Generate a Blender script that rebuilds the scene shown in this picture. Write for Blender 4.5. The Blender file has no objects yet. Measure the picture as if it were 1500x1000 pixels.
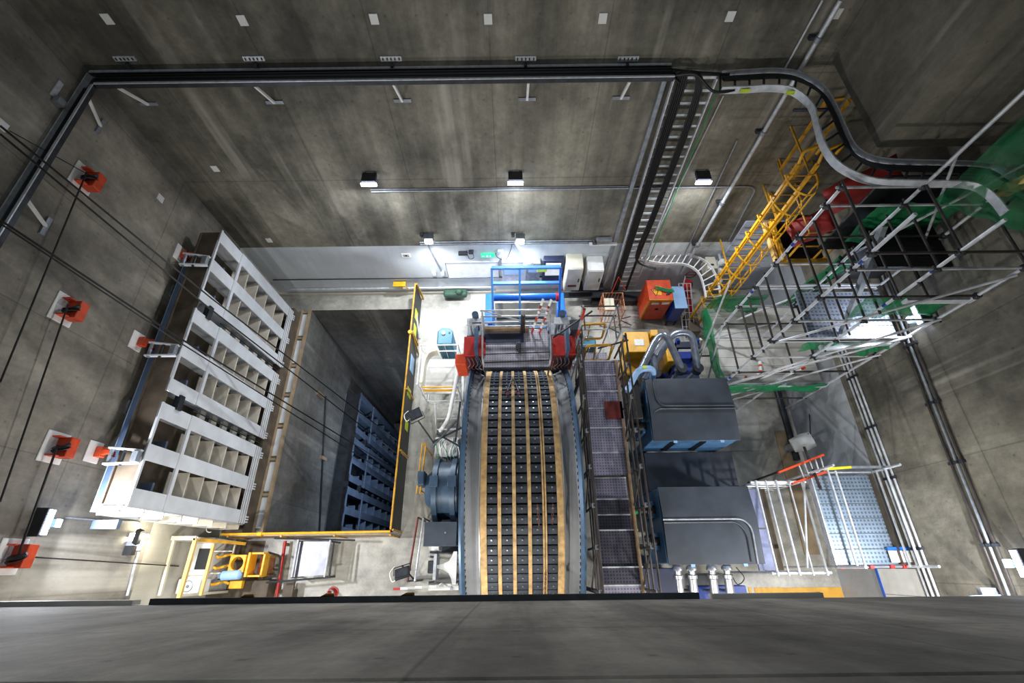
import bpy, bmesh, math, random
from mathutils import Vector, Matrix
random.seed(7)
PI = math.pi
S = bpy.context.scene
COL = S.collection
# ---------------------------------------------------------------- camera
CAMZ = 15.0
FPX = 668.0
def _n(v): return Vector(v).normalized()
ZU = -_n((5, -331, -668)); YF = _n((-15, 1350, -668)); YF = (YF - ZU * YF.dot(ZU)).normalized(); XR = YF.cross(ZU)
cam = bpy.data.cameras.new('camera'); camo = bpy.data.objects.new('camera', cam); COL.objects.link(camo)
RM = Matrix((XR, YF, ZU))
camo.matrix_world = Matrix.Translation((0, 0, CAMZ)) @ RM.to_4x4()
cam.sensor_width = 36; cam.lens = 36 * FPX / 1500; cam.clip_end = 200; cam.clip_start = 0.02
S.camera = camo
# ---------------------------------------------------------------- world, exposure
S.view_settings.view_transform = 'Standard'; S.view_settings.look = 'None'
S.view_settings.gamma = 1; S.view_settings.use_curve_mapping = False
S.view_settings.exposure = 0.18
W = bpy.data.worlds.new('world'); S.world = W; W.use_nodes = True
W.node_tree.nodes['Background'].inputs[0].default_value = (0.80, 0.92, 1.0, 1)
W.node_tree.nodes['Background'].inputs[1].default_value = WORLD = 0.34
LK = 1.0      # overall strength of the lamps
# ---------------------------------------------------------------- where a photo point meets a real plane
def _ray(u, v): return RM @ Vector((u - 750, 500 - v, -FPX))
def pz(u, v, z=0.0):
    d = _ray(u, v); t = (z - CAMZ) / d.z; return Vector((d.x * t, d.y * t, z))
def py(u, v, y):
    d = _ray(u, v); t = y / d.y; return Vector((d.x * t, y, CAMZ + d.z * t))
def px(u, v, x):
    d = _ray(u, v); t = x / d.x; return Vector((x, d.y * t, CAMZ + d.z * t))
# ---------------------------------------------------------------- materials
def lin(c):
    return tuple(((x / 255) / 12.92 if x / 255 <= .04045 else ((x / 255 + .055) / 1.055) ** 2.4) for x in c) + (1,)
MATS = {}
def mat(name, c, rough=.6, metal=0., var=.12, scale=6., bump=0., emit=0.):
    m = bpy.data.materials.new(name); m.use_nodes = True; nt = m.node_tree; b = nt.nodes['Principled BSDF']
    b.inputs['Roughness'].default_value = rough; b.inputs['Metallic'].default_value = metal
    L = lin(c)
    if emit:
        b.inputs['Base Color'].default_value = L; b.inputs['Emission Color'].default_value = L; b.inputs['Emission Strength'].default_value = emit
        MATS[name] = m; return m
    tc = nt.nodes.new('ShaderNodeTexCoord'); n = nt.nodes.new('ShaderNodeTexNoise'); r = nt.nodes.new('ShaderNodeMapRange')
    n.inputs['Scale'].default_value = scale; n.inputs['Detail'].default_value = 5
    r.inputs[1].default_value = .3; r.inputs[2].default_value = .7; r.inputs[3].default_value = 1 - var * 2; r.inputs[4].default_value = 1 + var
    mx = nt.nodes.new('ShaderNodeVectorMath'); mx.operation = 'SCALE'; mx.inputs[0].default_value = L[:3]
    nt.links.new(tc.outputs['Object'], n.inputs['Vector']); nt.links.new(n.outputs['Fac'], r.inputs[0]); nt.links.new(r.outputs[0], mx.inputs['Scale'])
    nt.links.new(mx.outputs[0], b.inputs['Base Color'])
    if bump:
        bp = nt.nodes.new('ShaderNodeBump'); bp.inputs['Strength'].default_value = bump; bp.inputs['Distance'].default_value = .02
        nt.links.new(n.outputs['Fac'], bp.inputs['Height']); nt.links.new(bp.outputs[0], b.inputs['Normal'])
    MATS[name] = m; return m
def concrete(name, c, horiz='X', streak=.5, white=None, white_z=2.85, dark=.5, rust=None, rough=.75):
    """cast concrete: blotches, run-down streaks, pour joints, tie holes, painted dado up to white_z"""
    m = bpy.data.materials.new(name); m.use_nodes = True; nt = m.node_tree; b = nt.nodes['Principled BSDF']; N = nt.nodes.new; Lk = nt.links.new
    b.inputs['Roughness'].default_value = rough
    tc = N('ShaderNodeTexCoord'); sep = N('ShaderNodeSeparateXYZ'); Lk(tc.outputs['Object'], sep.inputs[0])
    def mapped(sx, sy, sz, scale, detail=5, rough_=.6):
        mp = N('ShaderNodeMapping'); mp.inputs['Scale'].default_value = (sx, sy, sz); Lk(tc.outputs['Object'], mp.inputs[0])
        n = N('ShaderNodeTexNoise'); n.inputs['Scale'].default_value = scale; n.inputs['Detail'].default_value = detail; n.inputs['Roughness'].default_value = rough_
        Lk(mp.outputs[0], n.inputs['Vector']); return n.outputs['Fac']
    def rng(s, a, b_, c_, d_):
        r = N('ShaderNodeMapRange'); r.inputs[1].default_value = a; r.inputs[2].default_value = b_; r.inputs[3].default_value = c_; r.inputs[4].default_value = d_; Lk(s, r.inputs[0]); return r.outputs[0]
    def mul(a, b_):
        k = N('ShaderNodeMath'); k.operation = 'MULTIPLY'; Lk(a, k.inputs[0])
        if isinstance(b_, float): k.inputs[1].default_value = b_
        else: Lk(b_, k.inputs[1])
        return k.outputs[0]
    big = rng(mapped(1, 1, .8, .45, 7, .65), .36, .64, 1 - dark, 1.3)
    fine = rng(mapped(1, 1, 1, 3.5, 8, .75), .3, .7, .72, 1.22)
    st = rng(mapped(1.1, 1.1, .10, 1.0, 6, .6), .35, .65, 1 - streak, 1 + streak * .7)
    st2 = rng(mapped(5, 5, .2, 1.2, 4, .6), .35, .65, 1 - streak * .2, 1 + streak * .18)
    v = mul(mul(mul(big, fine), st), st2)
    if horiz:
        # pour joints every 2.2 m up the wall, form panel joints every 1.5 m along it
        def line(src, period, off, w):
            a = N('ShaderNodeMath'); a.operation = 'ADD'; a.inputs[1].default_value = off; Lk(src, a.inputs[0])
            q = N('ShaderNodeMath'); q.operation = 'PINGPONG'; q.inputs[1].default_value = period / 2; Lk(a.outputs[0], q.inputs[0])
            return rng(q.outputs[0], 0, w, .62, 1.)
        v = mul(v, line(sep.outputs['Z'], 2.9, 20 * 2.9 - 2.85, .025)); v = mul(v, line(sep.outputs[horiz], 2.4, 48.4, .02))
        # tie holes
        h1 = N('ShaderNodeMath'); h1.operation = 'PINGPONG'; h1.inputs[1].default_value = .3; Lk(sep.outputs[horiz], h1.inputs[0])
        h2 = N('ShaderNodeMath'); h2.operation = 'PINGPONG'; h2.inputs[1].default_value = .45; Lk(sep.outputs['Z'], h2.inputs[0])
        hh = N('ShaderNodeMath'); hh.operation = 'MAXIMUM'; Lk(h1.outputs[0], hh.inputs[0]); Lk(h2.outputs[0], hh.inputs[1]); v = mul(v, rng(hh.outputs[0], .015, .03, .7, 1.))
    base = N('ShaderNodeVectorMath'); base.operation = 'SCALE'; base.inputs[0].default_value = lin(c)[:3]; Lk(v, base.inputs['Scale']); out = base.outputs[0]
    def mixc(fac, a, b_):
        k = N('ShaderNodeMix'); k.data_type = 'RGBA'; Lk(fac, k.inputs['Factor']); Lk(a, k.inputs['A'])
        if isinstance(b_, tuple): k.inputs['B'].default_value = b_
        else: Lk(b_, k.inputs['B'])
        return k.outputs['Result']
    # lime bloom: pale runs
    lime = mul(rng(mapped(1.3, 1.3, .05, .8, 4, .6), .54, .70, 0, .8), rng(mapped(1, 1, .6, .6, 5), .45, .6, 0, 1.))
    out = mixc(lime, out, lin((196, 190, 178)))
    stain = mul(rng(mapped(.8, .8, .3, .8, 5), .60, .72, 0, .35), rng(mapped(3, 3, 1, 2, 4), .4, .6, .2, 1.)); out = mixc(stain, out, lin((88, 68, 46)))
    if white:
        w = rng(sep.outputs['Z'], white_z - .01, white_z + .01, 1., 0.)
        wv = N('ShaderNodeVectorMath'); wv.operation = 'SCALE'; wv.inputs[0].default_value = lin(white)[:3]
        Lk(mul(rng(mapped(1, 1, 1, .6, 5), .3, .7, .86, 1.08), rng(mapped(3, 3, .3, 1.2, 5), .35, .65, .94, 1.04)), wv.inputs['Scale'])
        out = mixc(w, out, wv.outputs[0])
    Lk(out, b.inputs['Base Color'])
    bp = N('ShaderNodeBump'); bp.inputs['Strength'].default_value = .35; bp.inputs['Distance'].default_value = .03; Lk(fine, bp.inputs['Height']); Lk(bp.outputs[0], b.inputs['Normal'])
    MATS[name] = m; return m
concrete('conc_back', (122, 118, 106), 'X', .42, (196, 201, 206), 2.87, .55)
concrete('conc_left', (136, 130, 119), 'Y', .26, (186, 182, 170), 2.87, .5)
concrete('conc_right', (126, 121, 108), 'Y', .24, (176, 180, 186), 2.72, .55)
concrete('conc_block', (110, 106, 94), 'X', .25, None, 0, .35)
concrete('conc_front', (178, 170, 160), 'X', .4, None, 0, .5)
concrete('conc_floor', (172, 169, 160), None, 0., None, 0, .42, rough=.45)
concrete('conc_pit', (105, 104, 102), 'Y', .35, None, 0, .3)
mat('galv', (206, 210, 216), .42, .35, .12, 8); mat('galv_dull', (150, 156, 164), .5, .5, .15, 8)
mat('tube', (186, 188, 192), .45, .3, .25, 3); mat('tube_dark', (72, 66, 64), .5, .5, .3, 3)
mat('black_cable', (16, 17, 20), .45, 0, .2, 9); mat('black', (24, 25, 28), .5); mat('dark_steel', (58, 62, 68), .45, .4, .2, 5)
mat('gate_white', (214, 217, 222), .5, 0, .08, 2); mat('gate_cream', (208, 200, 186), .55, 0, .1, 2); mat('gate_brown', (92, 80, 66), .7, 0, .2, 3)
mat('gate_blue', (98, 114, 138), .5, 0, .15, 2)  # blue-grey fittings; on the deep gate it holds the bluish light
mat('tan_steel', (158, 138, 112), .6, 0, .15, 3); mat('orange', (208, 72, 32), .45, 0, .12, 6); mat('red', (176, 34, 30), .45, 0, .15, 5)
mat('yellow', (226, 166, 24), .45, 0, .12, 5); mat('yellow_dull', (198, 146, 38), .5, 0, .2, 4); mat('yellow_pale', (222, 184, 110), .55, 0, .1, 4)
mat('white', (232, 232, 230), .5, 0, .05, 5); mat('cream', (222, 216, 196), .5, 0, .06, 3); mat('rope', (34, 32, 32), .5, .3, .2, 20)
mat('drum_grey', (132, 134, 138), .55, .0, .2, 1.2); mat('drum_blue', (78, 104, 132), .4, .2, .25, 2); mat('timber', (200, 164, 112), .7, 0, .22, 7)
mat('cleat', (62, 68, 78), .6, .2, .2, 6); mat('cleat_dark', (18, 19, 22), .7); mat('steel_bright', (200, 202, 206), .3, .8, .1, 8)
mat('slate', (66, 72, 82), .42, .1, .18, 1.5); mat('machine_blue', (78, 122, 164), .45, .1, .18, 2.5); mat('motor_blue', (60, 80, 100), .4, .15, .2, 2.5)
mat('teal', (52, 116, 138), .4, 0, .12, 3); mat('bright_blue', (22, 96, 200), .4, 0, .1, 3); mat('deep_blue', (30, 62, 150), .4, 0, .12, 3); mat('pale_blue', (150, 186, 226), .4, 0, .08, 3)
mat('navy', (38, 46, 72), .45, 0, .15, 3)
mat('brown_red', (104, 28, 24), .5, 0, .2, 4); mat('copper', (206, 134, 90), .5, .2, .3, 5); mat('wood', (142, 118, 88), .7, 0, .2, 5)
mat('sheet_grey', (196, 194, 188), .6, 0, .1, 2); mat('green', (24, 140, 84), .6, 0, .2, 4); mat('hi_vis', (206, 226, 40), .5)
mat('paper', (238, 238, 232), .7, 0, .04, 5); mat('red_shackle', (120, 28, 30), .4, .2, .2, 8); mat('silver_wrap', (150, 158, 172), .28, .7, .15, 6)
mat('sign_green', (20, 178, 110), .4, 0, .02, 2); mat('louvre', (196, 204, 224), .5, 0, .06, 4); mat('red_sheet', (150, 36, 30), .6, 0, .2, 2)
mat('led', (225, 232, 255), emit=14.); mat('led_dim', (205, 210, 255), emit=5.); mat('lamp_hot', (240, 250, 255), emit=40.); mat('lamp_warm', (255, 250, 225), emit=26.)
mat('sign_lit', (30, 200, 120), emit=1.6); mat('yellow_paint', (222, 166, 60), .55, 0, .12, 3)
def grating(name, c, n=18., amp=.55, axis=None):
    m = mat(name, c, .45, .45, .1, 4); nt = m.node_tree; b = nt.nodes['Principled BSDF']; tc = nt.nodes.new('ShaderNodeTexCoord')
    src = b.inputs['Base Color'].links[0].from_socket
    sep = nt.nodes.new('ShaderNodeSeparateXYZ'); nt.links.new(tc.outputs['Object'], sep.inputs[0])
    fs = []
    for ax in ('X', 'Y'):
        q = nt.nodes.new('ShaderNodeMath'); q.operation = 'PINGPONG'; q.inputs[1].default_value = .5 / n * (1 if ax == 'X' else 1.0); nt.links.new(sep.outputs[ax], q.inputs[0])
        r = nt.nodes.new('ShaderNodeMapRange'); r.inputs[1].default_value = .15 / n; r.inputs[2].default_value = .3 / n; r.inputs[3].default_value = 0; r.inputs[4].default_value = 1
        nt.links.new(q.outputs[0], r.inputs[0]); fs.append(r.outputs[0])
    k = nt.nodes.new('ShaderNodeMath'); k.operation = 'MULTIPLY'; nt.links.new(fs[0], k.inputs[0]); nt.links.new(fs[1], k.inputs[1])
    r = nt.nodes.new('ShaderNodeMapRange'); r.inputs[3].default_value = 1; r.inputs[4].default_value = 1 - amp; nt.links.new(k.outputs[0], r.inputs[0])
    s = nt.nodes.new('ShaderNodeVectorMath'); s.operation = 'SCALE'; nt.links.new(src, s.inputs[0]); nt.links.new(r.outputs[0], s.inputs['Scale']); nt.links.new(s.outputs[0], b.inputs['Base Color'])
    return m
grating('grating', (190, 186, 198), 15., .4); grating('grating_dark', (84, 82, 96), 15., .6); grating('grating_mid', (158, 154, 176), 15., .5); grating('deck_silver', (176, 186, 206), 10., .5); grating('deck_tread', (124, 140, 156), 11., .55)
grating('grate_black', (44, 42, 44), 12., .5)
mat('rust', (120, 74, 58), .6, .2, .3, 20)
mat('lilac', (120, 126, 158), .5, .1); mat('sheet_lilac', (150, 150, 160), .4, .2); mat('hi_yellow', (240, 220, 20), .5); mat('plate_grey', (176, 176, 172), .5, .1, .2, 2)
mat('mid_blue', (84, 146, 214), .4, 0, .08, 3); mat('dark_green', (46, 78, 62), .6); mat('ladder_red', (176, 58, 42), .5)
mat('channel_blue', (150, 168, 192), .5, 0, .1, 2)
def netmat(name, lo, hi):
    m = bpy.data.materials.new(name); m.use_nodes = True; nt = m.node_tree; b = nt.nodes['Principled BSDF']
    b.inputs['Base Color'].default_value = lin((8, 122, 72)); b.inputs['Roughness'].default_value = .6
    tc = nt.nodes.new('ShaderNodeTexCoord'); n = nt.nodes.new('ShaderNodeTexNoise'); n.inputs['Scale'].default_value = 1.6; n.inputs['Detail'].default_value = 6
    r = nt.nodes.new('ShaderNodeMapRange'); r.inputs[1].default_value = .35; r.inputs[2].default_value = .65; r.inputs[3].default_value = lo; r.inputs[4].default_value = hi
    nt.links.new(tc.outputs['Object'], n.inputs[0]); nt.links.new(n.outputs['Fac'], r.inputs[0]); nt.links.new(r.outputs[0], b.inputs['Alpha'])
    MATS[name] = m
netmat('net', .35, .9); netmat('net_thin', .12, .6)
M = MATS
# ---------------------------------------------------------------- mesh builder
class MB:
    def __init__(s): s.v = []; s.f = []
    def add(s, vs, fs):
        o = len(s.v); s.v += [Vector(v) for v in vs]; s.f += [tuple(i + o for i in f) for f in fs]; return s
    def box(s, a, b):
        (x0, y0, z0), (x1, y1, z1) = a, b
        return s.add([(x0, y0, z0), (x1, y0, z0), (x1, y1, z0), (x0, y1, z0), (x0, y0, z1), (x1, y0, z1), (x1, y1, z1), (x0, y1, z1)],
                     [(0, 3, 2, 1), (4, 5, 6, 7), (0, 1, 5, 4), (1, 2, 6, 5), (2, 3, 7, 6), (3, 0, 4, 7)])
    def cbox(s, c, d, rot=None):
        c = Vector(c); d = Vector(d) / 2; vs = []
        for z in (-1, 1):
            for x, y in ((-1, -1), (1, -1), (1, 1), (-1, 1)):
                p = Vector((x * d.x, y * d.y, z * d.z)); vs.append(c + (rot @ p if rot is not None else p))
        return s.add(vs, [(0, 3, 2, 1), (4, 5, 6, 7), (0, 1, 5, 4), (1, 2, 6, 5), (2, 3, 7, 6), (3, 0, 4, 7)])
    def bar(s, p, q, w, h, up=(0, 0, 1)):
        p = Vector(p); q = Vector(q); d = (q - p).normalized(); u = Vector(up)
        if abs(d.dot(u)) > .98: u = Vector((0, 1, 0))
        a = d.cross(u).normalized() * w / 2; b = a.cross(d).normalized() * h / 2
        return s.add([p - a - b, p + a - b, p + a + b, p - a + b, q - a - b, q + a - b, q + a + b, q - a + b],
                     [(0, 3, 2, 1), (4, 5, 6, 7), (0, 1, 5, 4), (1, 2, 6, 5), (2, 3, 7, 6), (3, 0, 4, 7)])
    def tube(s, pts, r, n=8, closed=False, cap=True):
        pts = [Vector(p) for p in pts]; m = len(pts); vs = []; u = None
        for i, p in enumerate(pts):
            a = pts[i - 1] if (i > 0 or closed) else p; b = pts[(i + 1) % m] if (i < m - 1 or closed) else p
            t = (b - a).normalized()
            if u is None:
                u = Vector((0, 0, 1)) if abs(t.z) < .9 else Vector((0, 1, 0))
            u = (u - t * u.dot(t)).normalized(); w = t.cross(u); rr = r[i] if isinstance(r, (list, tuple)) else r
            for k in range(n): a_ = 2 * PI * k / n; vs.append(p + (u * math.cos(a_) + w * math.sin(a_)) * rr)
        fs = []
        for i in range(m if closed else m - 1):
            j = (i + 1) % m
            for k in range(n): fs.append((i * n + k, i * n + (k + 1) % n, j * n + (k + 1) % n, j * n + k))
        if cap and not closed: fs.append(tuple(range(n - 1, -1, -1))); fs.append(tuple((m - 1) * n + k for k in range(n)))
        return s.add(vs, fs)
    def strip(s, pts, w, h, up=(0, 0, 1)):
        """rectangular section swept along points"""
        pts = [Vector(p) for p in pts]; m = len(pts); vs = []; up = Vector(up)
        for i, p in enumerate(pts):
            t = (pts[min(i + 1, m - 1)] - pts[max(i - 1, 0)]).normalized(); a = t.cross(up).normalized() * w / 2; b = up * h / 2
            vs += [p - a - b, p + a - b, p + a + b, p - a + b]
        fs = [(0, 3, 2, 1), tuple((m - 1) * 4 + k for k in range(4))]
        for i in range(m - 1):
            for k in range(4): fs.append((i * 4 + k, i * 4 + (k + 1) % 4, i * 4 + 4 + (k + 1) % 4, i * 4 + 4 + k))
        return s.add(vs, fs)
    def prism(s, poly, d):
        """planar polygon of 3d points extruded by vector d"""
        n = len(poly); d = Vector(d); vs = [Vector(p) for p in poly]; vs += [v + d for v in vs]
        return s.add(vs, [tuple(range(n - 1, -1, -1)), tuple(range(n, 2 * n))] + [(i, (i + 1) % n, n + (i + 1) % n, n + i) for i in range(n)])
    def lathe(s, c, axis, prof, n=32, a0=0, a1=2 * PI):
        """profile of (along, radius) round an axis through c"""
        c = Vector(c); ax = Vector(axis).normalized(); u = Vector((0, 0, 1)) if abs(ax.z) < .9 else Vector((0, 1, 0)); u = (u - ax * u.dot(ax)).normalized(); w = ax.cross(u)
        full = abs(a1 - a0 - 2 * PI) < 1e-6; st = n if full else n + 1; m = len(prof); vs = []
        for i in range(st):
            a = a0 + (a1 - a0) * i / n
            for (h, r) in prof: vs.append(c + ax * h + (u * math.cos(a) + w * math.sin(a)) * r)
        fs = []
        for i in range(n):
            j = (i + 1) % st
            for k in range(m - 1): fs.append((i * m + k, i * m + k + 1, j * m + k + 1, j * m + k))
        return s.add(vs, fs)
    def build(s, name, m, parent=None, label=None, cat=None, group=None, kind=None, bevel=0, smooth=True):
        off = Vector((0, 0, 0))
        if parent is not None:
            o_ = parent
            while o_ is not None: off += o_.location; o_ = o_.parent
        elif kind is None and s.v:
            mn = [min(v[i] for v in s.v) for i in range(3)]; mxx = [max(v[i] for v in s.v) for i in range(3)]
            off = Vector(((mn[0] + mxx[0]) / 2, (mn[1] + mxx[1]) / 2, mn[2]))
        me = bpy.data.meshes.new(name); me.from_pydata([v - off for v in s.v], [], s.f)
        bm = bmesh.new(); bm.from_mesh(me); bmesh.ops.recalc_face_normals(bm, faces=bm.faces); bm.to_mesh(me); bm.free()
        if smooth:
            me.polygons.foreach_set('use_smooth', [True] * len(me.polygons)); me.set_sharp_from_angle(angle=.7)
        me.materials.append(M[m]); o = bpy.data.objects.new(name, me); COL.objects.link(o)
        if parent is not None: o.parent = parent
        else: o.location = off
        if label: o['label'] = label
        if cat: o['category'] = cat
        if group: o['group'] = group
        if kind: o['kind'] = kind
        if bevel:
            b = o.modifiers.new('bevel', 'BEVEL'); b.width = bevel; b.segments = 2; b.limit_method = 'ANGLE'
        return o
def thing(name, label, cat, loc, group=None):
    o = bpy.data.objects.new(name, None); COL.objects.link(o); o.location = loc; o.empty_display_size = .2
    o['label'] = label; o['category'] = cat
    if group: o['group'] = group
    return o
def copy_tree(o, loc, label=None, parent=None):
    c = o.copy(); COL.objects.link(c)
    if parent is not None: c.parent = parent
    else:
        c.location = loc
        if label: c['label'] = label
    for ch in list(o.children): copy_tree(ch, None, None, c)
    return c
def smooth_path(P, k=5):
    P = [Vector(p) for p in P]; out = []
    for i in range(len(P) - 1):
        p0 = P[max(i - 1, 0)]; p1 = P[i]; p2 = P[i + 1]; p3 = P[min(i + 2, len(P) - 1)]
        for j in range(k):
            t = j / k; out.append(.5 * ((2 * p1) + (p2 - p0) * t + (2 * p0 - 5 * p1 + 4 * p2 - p3) * t * t + (3 * p1 - p0 - 3 * p2 + p3) * t ** 3))
    return out + [P[-1]]
def rounded(P, r, k=5):
    """polyline with its corners rounded"""
    P = [Vector(p) for p in P]; out = [P[0]]
    for i in range(1, len(P) - 1):
        a = (P[i - 1] - P[i]); b = (P[i + 1] - P[i]); ra = min(r, a.length * .45); rb = min(r, b.length * .45)
        A = P[i] + a.normalized() * ra; B = P[i] + b.normalized() * rb
        for j in range(k + 1): t = j / k; out.append(A * (1 - t) ** 2 + P[i] * 2 * t * (1 - t) + B * t * t)
    return out + [P[-1]]
def lamp(kind, loc, power, color=(1, 1, 1), size=.3, rot=None, target=None, spot=2.4, parent=None, size_y=None):
    l = bpy.data.lights.new('lamp_light', kind); l.energy = power * LK; l.color = color
    if kind == 'AREA':
        l.size = size
        if size_y: l.shape = 'RECTANGLE'; l.size_y = size_y
    else: l.shadow_soft_size = size
    if kind == 'SPOT': l.spot_size = spot; l.spot_blend = .6
    o = bpy.data.objects.new('lamp_light', l); COL.objects.link(o)
    loc = Vector(loc); o.location = loc
    if target is not None: o.rotation_euler = (Vector(target) - loc).to_track_quat('-Z', 'Y').to_euler()
    return o
# ================================================================ lights that belong to no single fixture: none - every lamp is made with its fixture
# ================================================================ the setting
ZT = 8.88
XL, XRW, YB = -9.0, 9.4, 9.6
def struct(name, bm, m): return bm.build(name, m, kind='structure', smooth=False)
PX0, PX1, PY0, PY1 = -7.65, -3.72, 1.0, 8.86       # the gate shaft
WX0, WX1, WY0, WY1 = -1.38, 1.72, -2.4, 5.6        # the slot the big wheel turns in
f = MB()
xs = [XL, PX0, PX1, WX0, WX1, XRW]; ys = [-3, WY0, PY0, WY1, PY1, YB]
for i in range(5):
    for j in range(5):
        if i == 1 and ys[j] >= PY0 - .01 and ys[j + 1] <= PY1 + .01: continue
        if i == 3 and ys[j] >= WY0 - .01 and ys[j + 1] <= WY1 + .01: continue
        f.add([(xs[i], ys[j], 0), (xs[i + 1], ys[j], 0), (xs[i + 1], ys[j + 1], 0), (xs[i], ys[j + 1], 0)], [(0, 1, 2, 3)])
struct('floor', f, 'conc_floor')
struct('wall_back', MB().box((XL - .3, YB, -.3), (XRW + .3, YB + .3, 18)), 'conc_back')
struct('wall_left', MB().box((XL - .3, -3, -.3), (XL, YB, 18)), 'conc_left')
struct('wall_right', MB().box((XRW, -3, -.3), (XRW + .3, YB, 18)), 'conc_right')
struct('wall_block', MB().box((6.9, 7.02, ZT), (XRW, YB, 18)), 'conc_block')
struct('wall_front', MB().box((XL, -3, ZT), (XRW, -.35, 13.0)).box((XL, -3, 13.0), (XRW, -.42, 13.06)).box((XL, -3, 13.06), (XRW, -.35, 15.6)), 'conc_front')
struct('wall_under_front', MB().box((XL, -3.3, -.3), (XRW, -3.0, ZT)), 'conc_back')
D = -19
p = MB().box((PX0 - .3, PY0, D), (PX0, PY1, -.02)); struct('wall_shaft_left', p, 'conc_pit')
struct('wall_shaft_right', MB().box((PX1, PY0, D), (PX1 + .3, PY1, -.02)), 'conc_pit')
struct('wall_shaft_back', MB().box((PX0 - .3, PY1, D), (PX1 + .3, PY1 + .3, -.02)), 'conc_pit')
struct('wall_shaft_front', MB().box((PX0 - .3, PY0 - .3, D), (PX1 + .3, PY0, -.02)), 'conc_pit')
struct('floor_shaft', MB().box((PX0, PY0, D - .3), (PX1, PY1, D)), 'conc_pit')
w = MB()
for a, b in (((WX0 - .2, WY0 - .2, -2.6), (WX0, WY1 + .2, -.01)), ((WX1, WY0 - .2, -2.6), (WX1 + .2, WY1 + .2, -.01)), ((WX0, WY0 - .2, -2.6), (WX1, WY0, -.01)), ((WX0, WY1, -2.6), (WX1, WY1 + .2, -.01)), ((WX0 - .2, WY0 - .2, -2.8), (WX1 + .2, WY1 + .2, -2.6))): w.box(a, b)
struct('wall_wheel_slot', w, 'conc_pit')
# raised kerb along the foot of the back wall and a pipe chase on the painted dado
struct('baseboard_back', MB().box((XL, YB - .10, .0), (3.3, YB, .16)), 'conc_left')
# steel edge channel under the front wall
e = MB().box((-4.3, -.35, 8.80), (2.15, -.285, 8.88)).box((-4.3, -.35, 8.60), (2.15, -.33, 8.80))
trim = struct('trim_1', e, 'dark_steel')
struct('trim_2', MB().box((-9, -.35, 8.74), (-4.5, -.30, 8.88)).box((2.3, -.35, 8.76), (3.6, -.30, 8.88)), 'sheet_grey')
for x in (-3.2, -2.25, -1.3): MB().prism([(x - .07, -.285, 8.80), (x + .1, -.285, 8.80), (x + .1, -.25, 8.84), (x + .02, -.25, 8.87)], (0, 0, .03)).build('wedge', 'yellow_pale', None, {-3.2: 'leftmost small tan wedge on the steel edge above the floor', -2.25: 'middle small tan wedge on the steel edge left of the wheel', -1.3: 'small tan wedge on the steel edge nearest the big wheel'}[x], 'wedge', 'wedges on the steel edge')

# ================================================================ form-tie patches (pale squares on the walls)
def patch(u, v, wall, lab, s=.15):
    if wall == 'b': c = py(u, v, YB - .012); MB().cbox(c, (s, .02, s * 1.2)).build('wall_patch', 'white', None, lab, 'patch', 'pale patches on the concrete')
    else: c = px(u, v, XL + .012); MB().cbox(c, (.02, s, s * 1.2)).build('wall_patch', 'white', None, lab, 'patch', 'pale patches on the concrete')
for u, v, l in ((157, 28, 'pale square patch on the upper back wall, first from the left'), (355, 30, 'pale square patch on the upper back wall, second from the left'), (548, 28, 'pale square patch on the upper back wall, third from the left'),
                (715, 28, 'pale square patch on the upper back wall, fourth from the left'), (883, 27, 'pale square patch on the upper back wall, fifth from the left'), (1070, 24, 'pale square patch on the upper back wall, last before the steel pipe'),
                (1226, 20, 'pale square patch on the upper back wall beyond the steel pipe'), (315, 247, 'pale square patch on the back wall below the second tray strut'), (394, 352, 'pale square patch on the back wall just above the white painted band')): patch(u, v, 'b', l, .16)
for u, v, l in ((235, 290, 'pale square patch on the left wall between tray strut and gate'), (2, 182, 'pale square patch on the left wall outside the cable tray')): patch(u, v, 'l', l, .17)

# ================================================================ cable trays
t = thing('cable_tray', 'long grey steel cable tray running level along the back wall', 'cable tray', (-2.7, 9.4, 8.8))
MB().box((-8.7, 9.14, 8.80), (3.45, 9.17, 8.90)).build('side_rail', 'dark_steel', t); MB().box((-8.95, 9.54, 8.80), (3.45, 9.57, 8.90)).build('side_rail', 'dark_steel', t)
MB().box((-8.7, 9.13, 8.90), (3.45, 9.18, 8.92)).build('rail_lip', 'galv', t); MB().box((-8.95, 9.52, 8.90), (3.45, 9.58, 8.92)).build('rail_lip', 'galv', t)
MB().box((-8.9, 9.18, 8.78), (3.45, 9.54, 8.80)).build('tray_base', 'dark_steel', t)
c = MB()
for k in range(6): c.tube([(-8.8, 9.22 + k * .055, 8.84 + .01 * (k % 2)), (3.45, 9.22 + k * .055, 8.84 + .01 * (k % 2)), (3.62, 9.25 + k * .03, 8.7)], .026, 6)
c.build('power_cables', 'black_cable', None, 'black power cables lying in the tray along the back wall', 'cables')
t = thing('cable_tray', 'long grey steel cable tray running along the left wall', 'cable tray', (-8.9, 4, 8.8))
MB().box((-8.74, -.3, 8.80), (-8.71, 9.12, 8.90)).build('side_rail', 'dark_steel', t); MB().box((-8.75, -.3, 8.90), (-8.70, 9.12, 8.92)).build('rail_lip', 'galv', t)
MB().box((-8.98, -.3, 8.80), (-8.95, 9.5, 8.92)).build('side_rail', 'galv', t); MB().box((-8.95, -.3, 8.78), (-8.74, 9.5, 8.80)).build('tray_base', 'dark_steel', t)
c = MB()
for k in range(4): c.tube([(-8.92 + k * .05, -.3, 8.84), (-8.92 + k * .05, 9.1, 8.84)], .024, 6)
c.build('power_cables', 'black_cable', None, 'black power cables lying in the tray along the left wall', 'cables')
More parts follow.
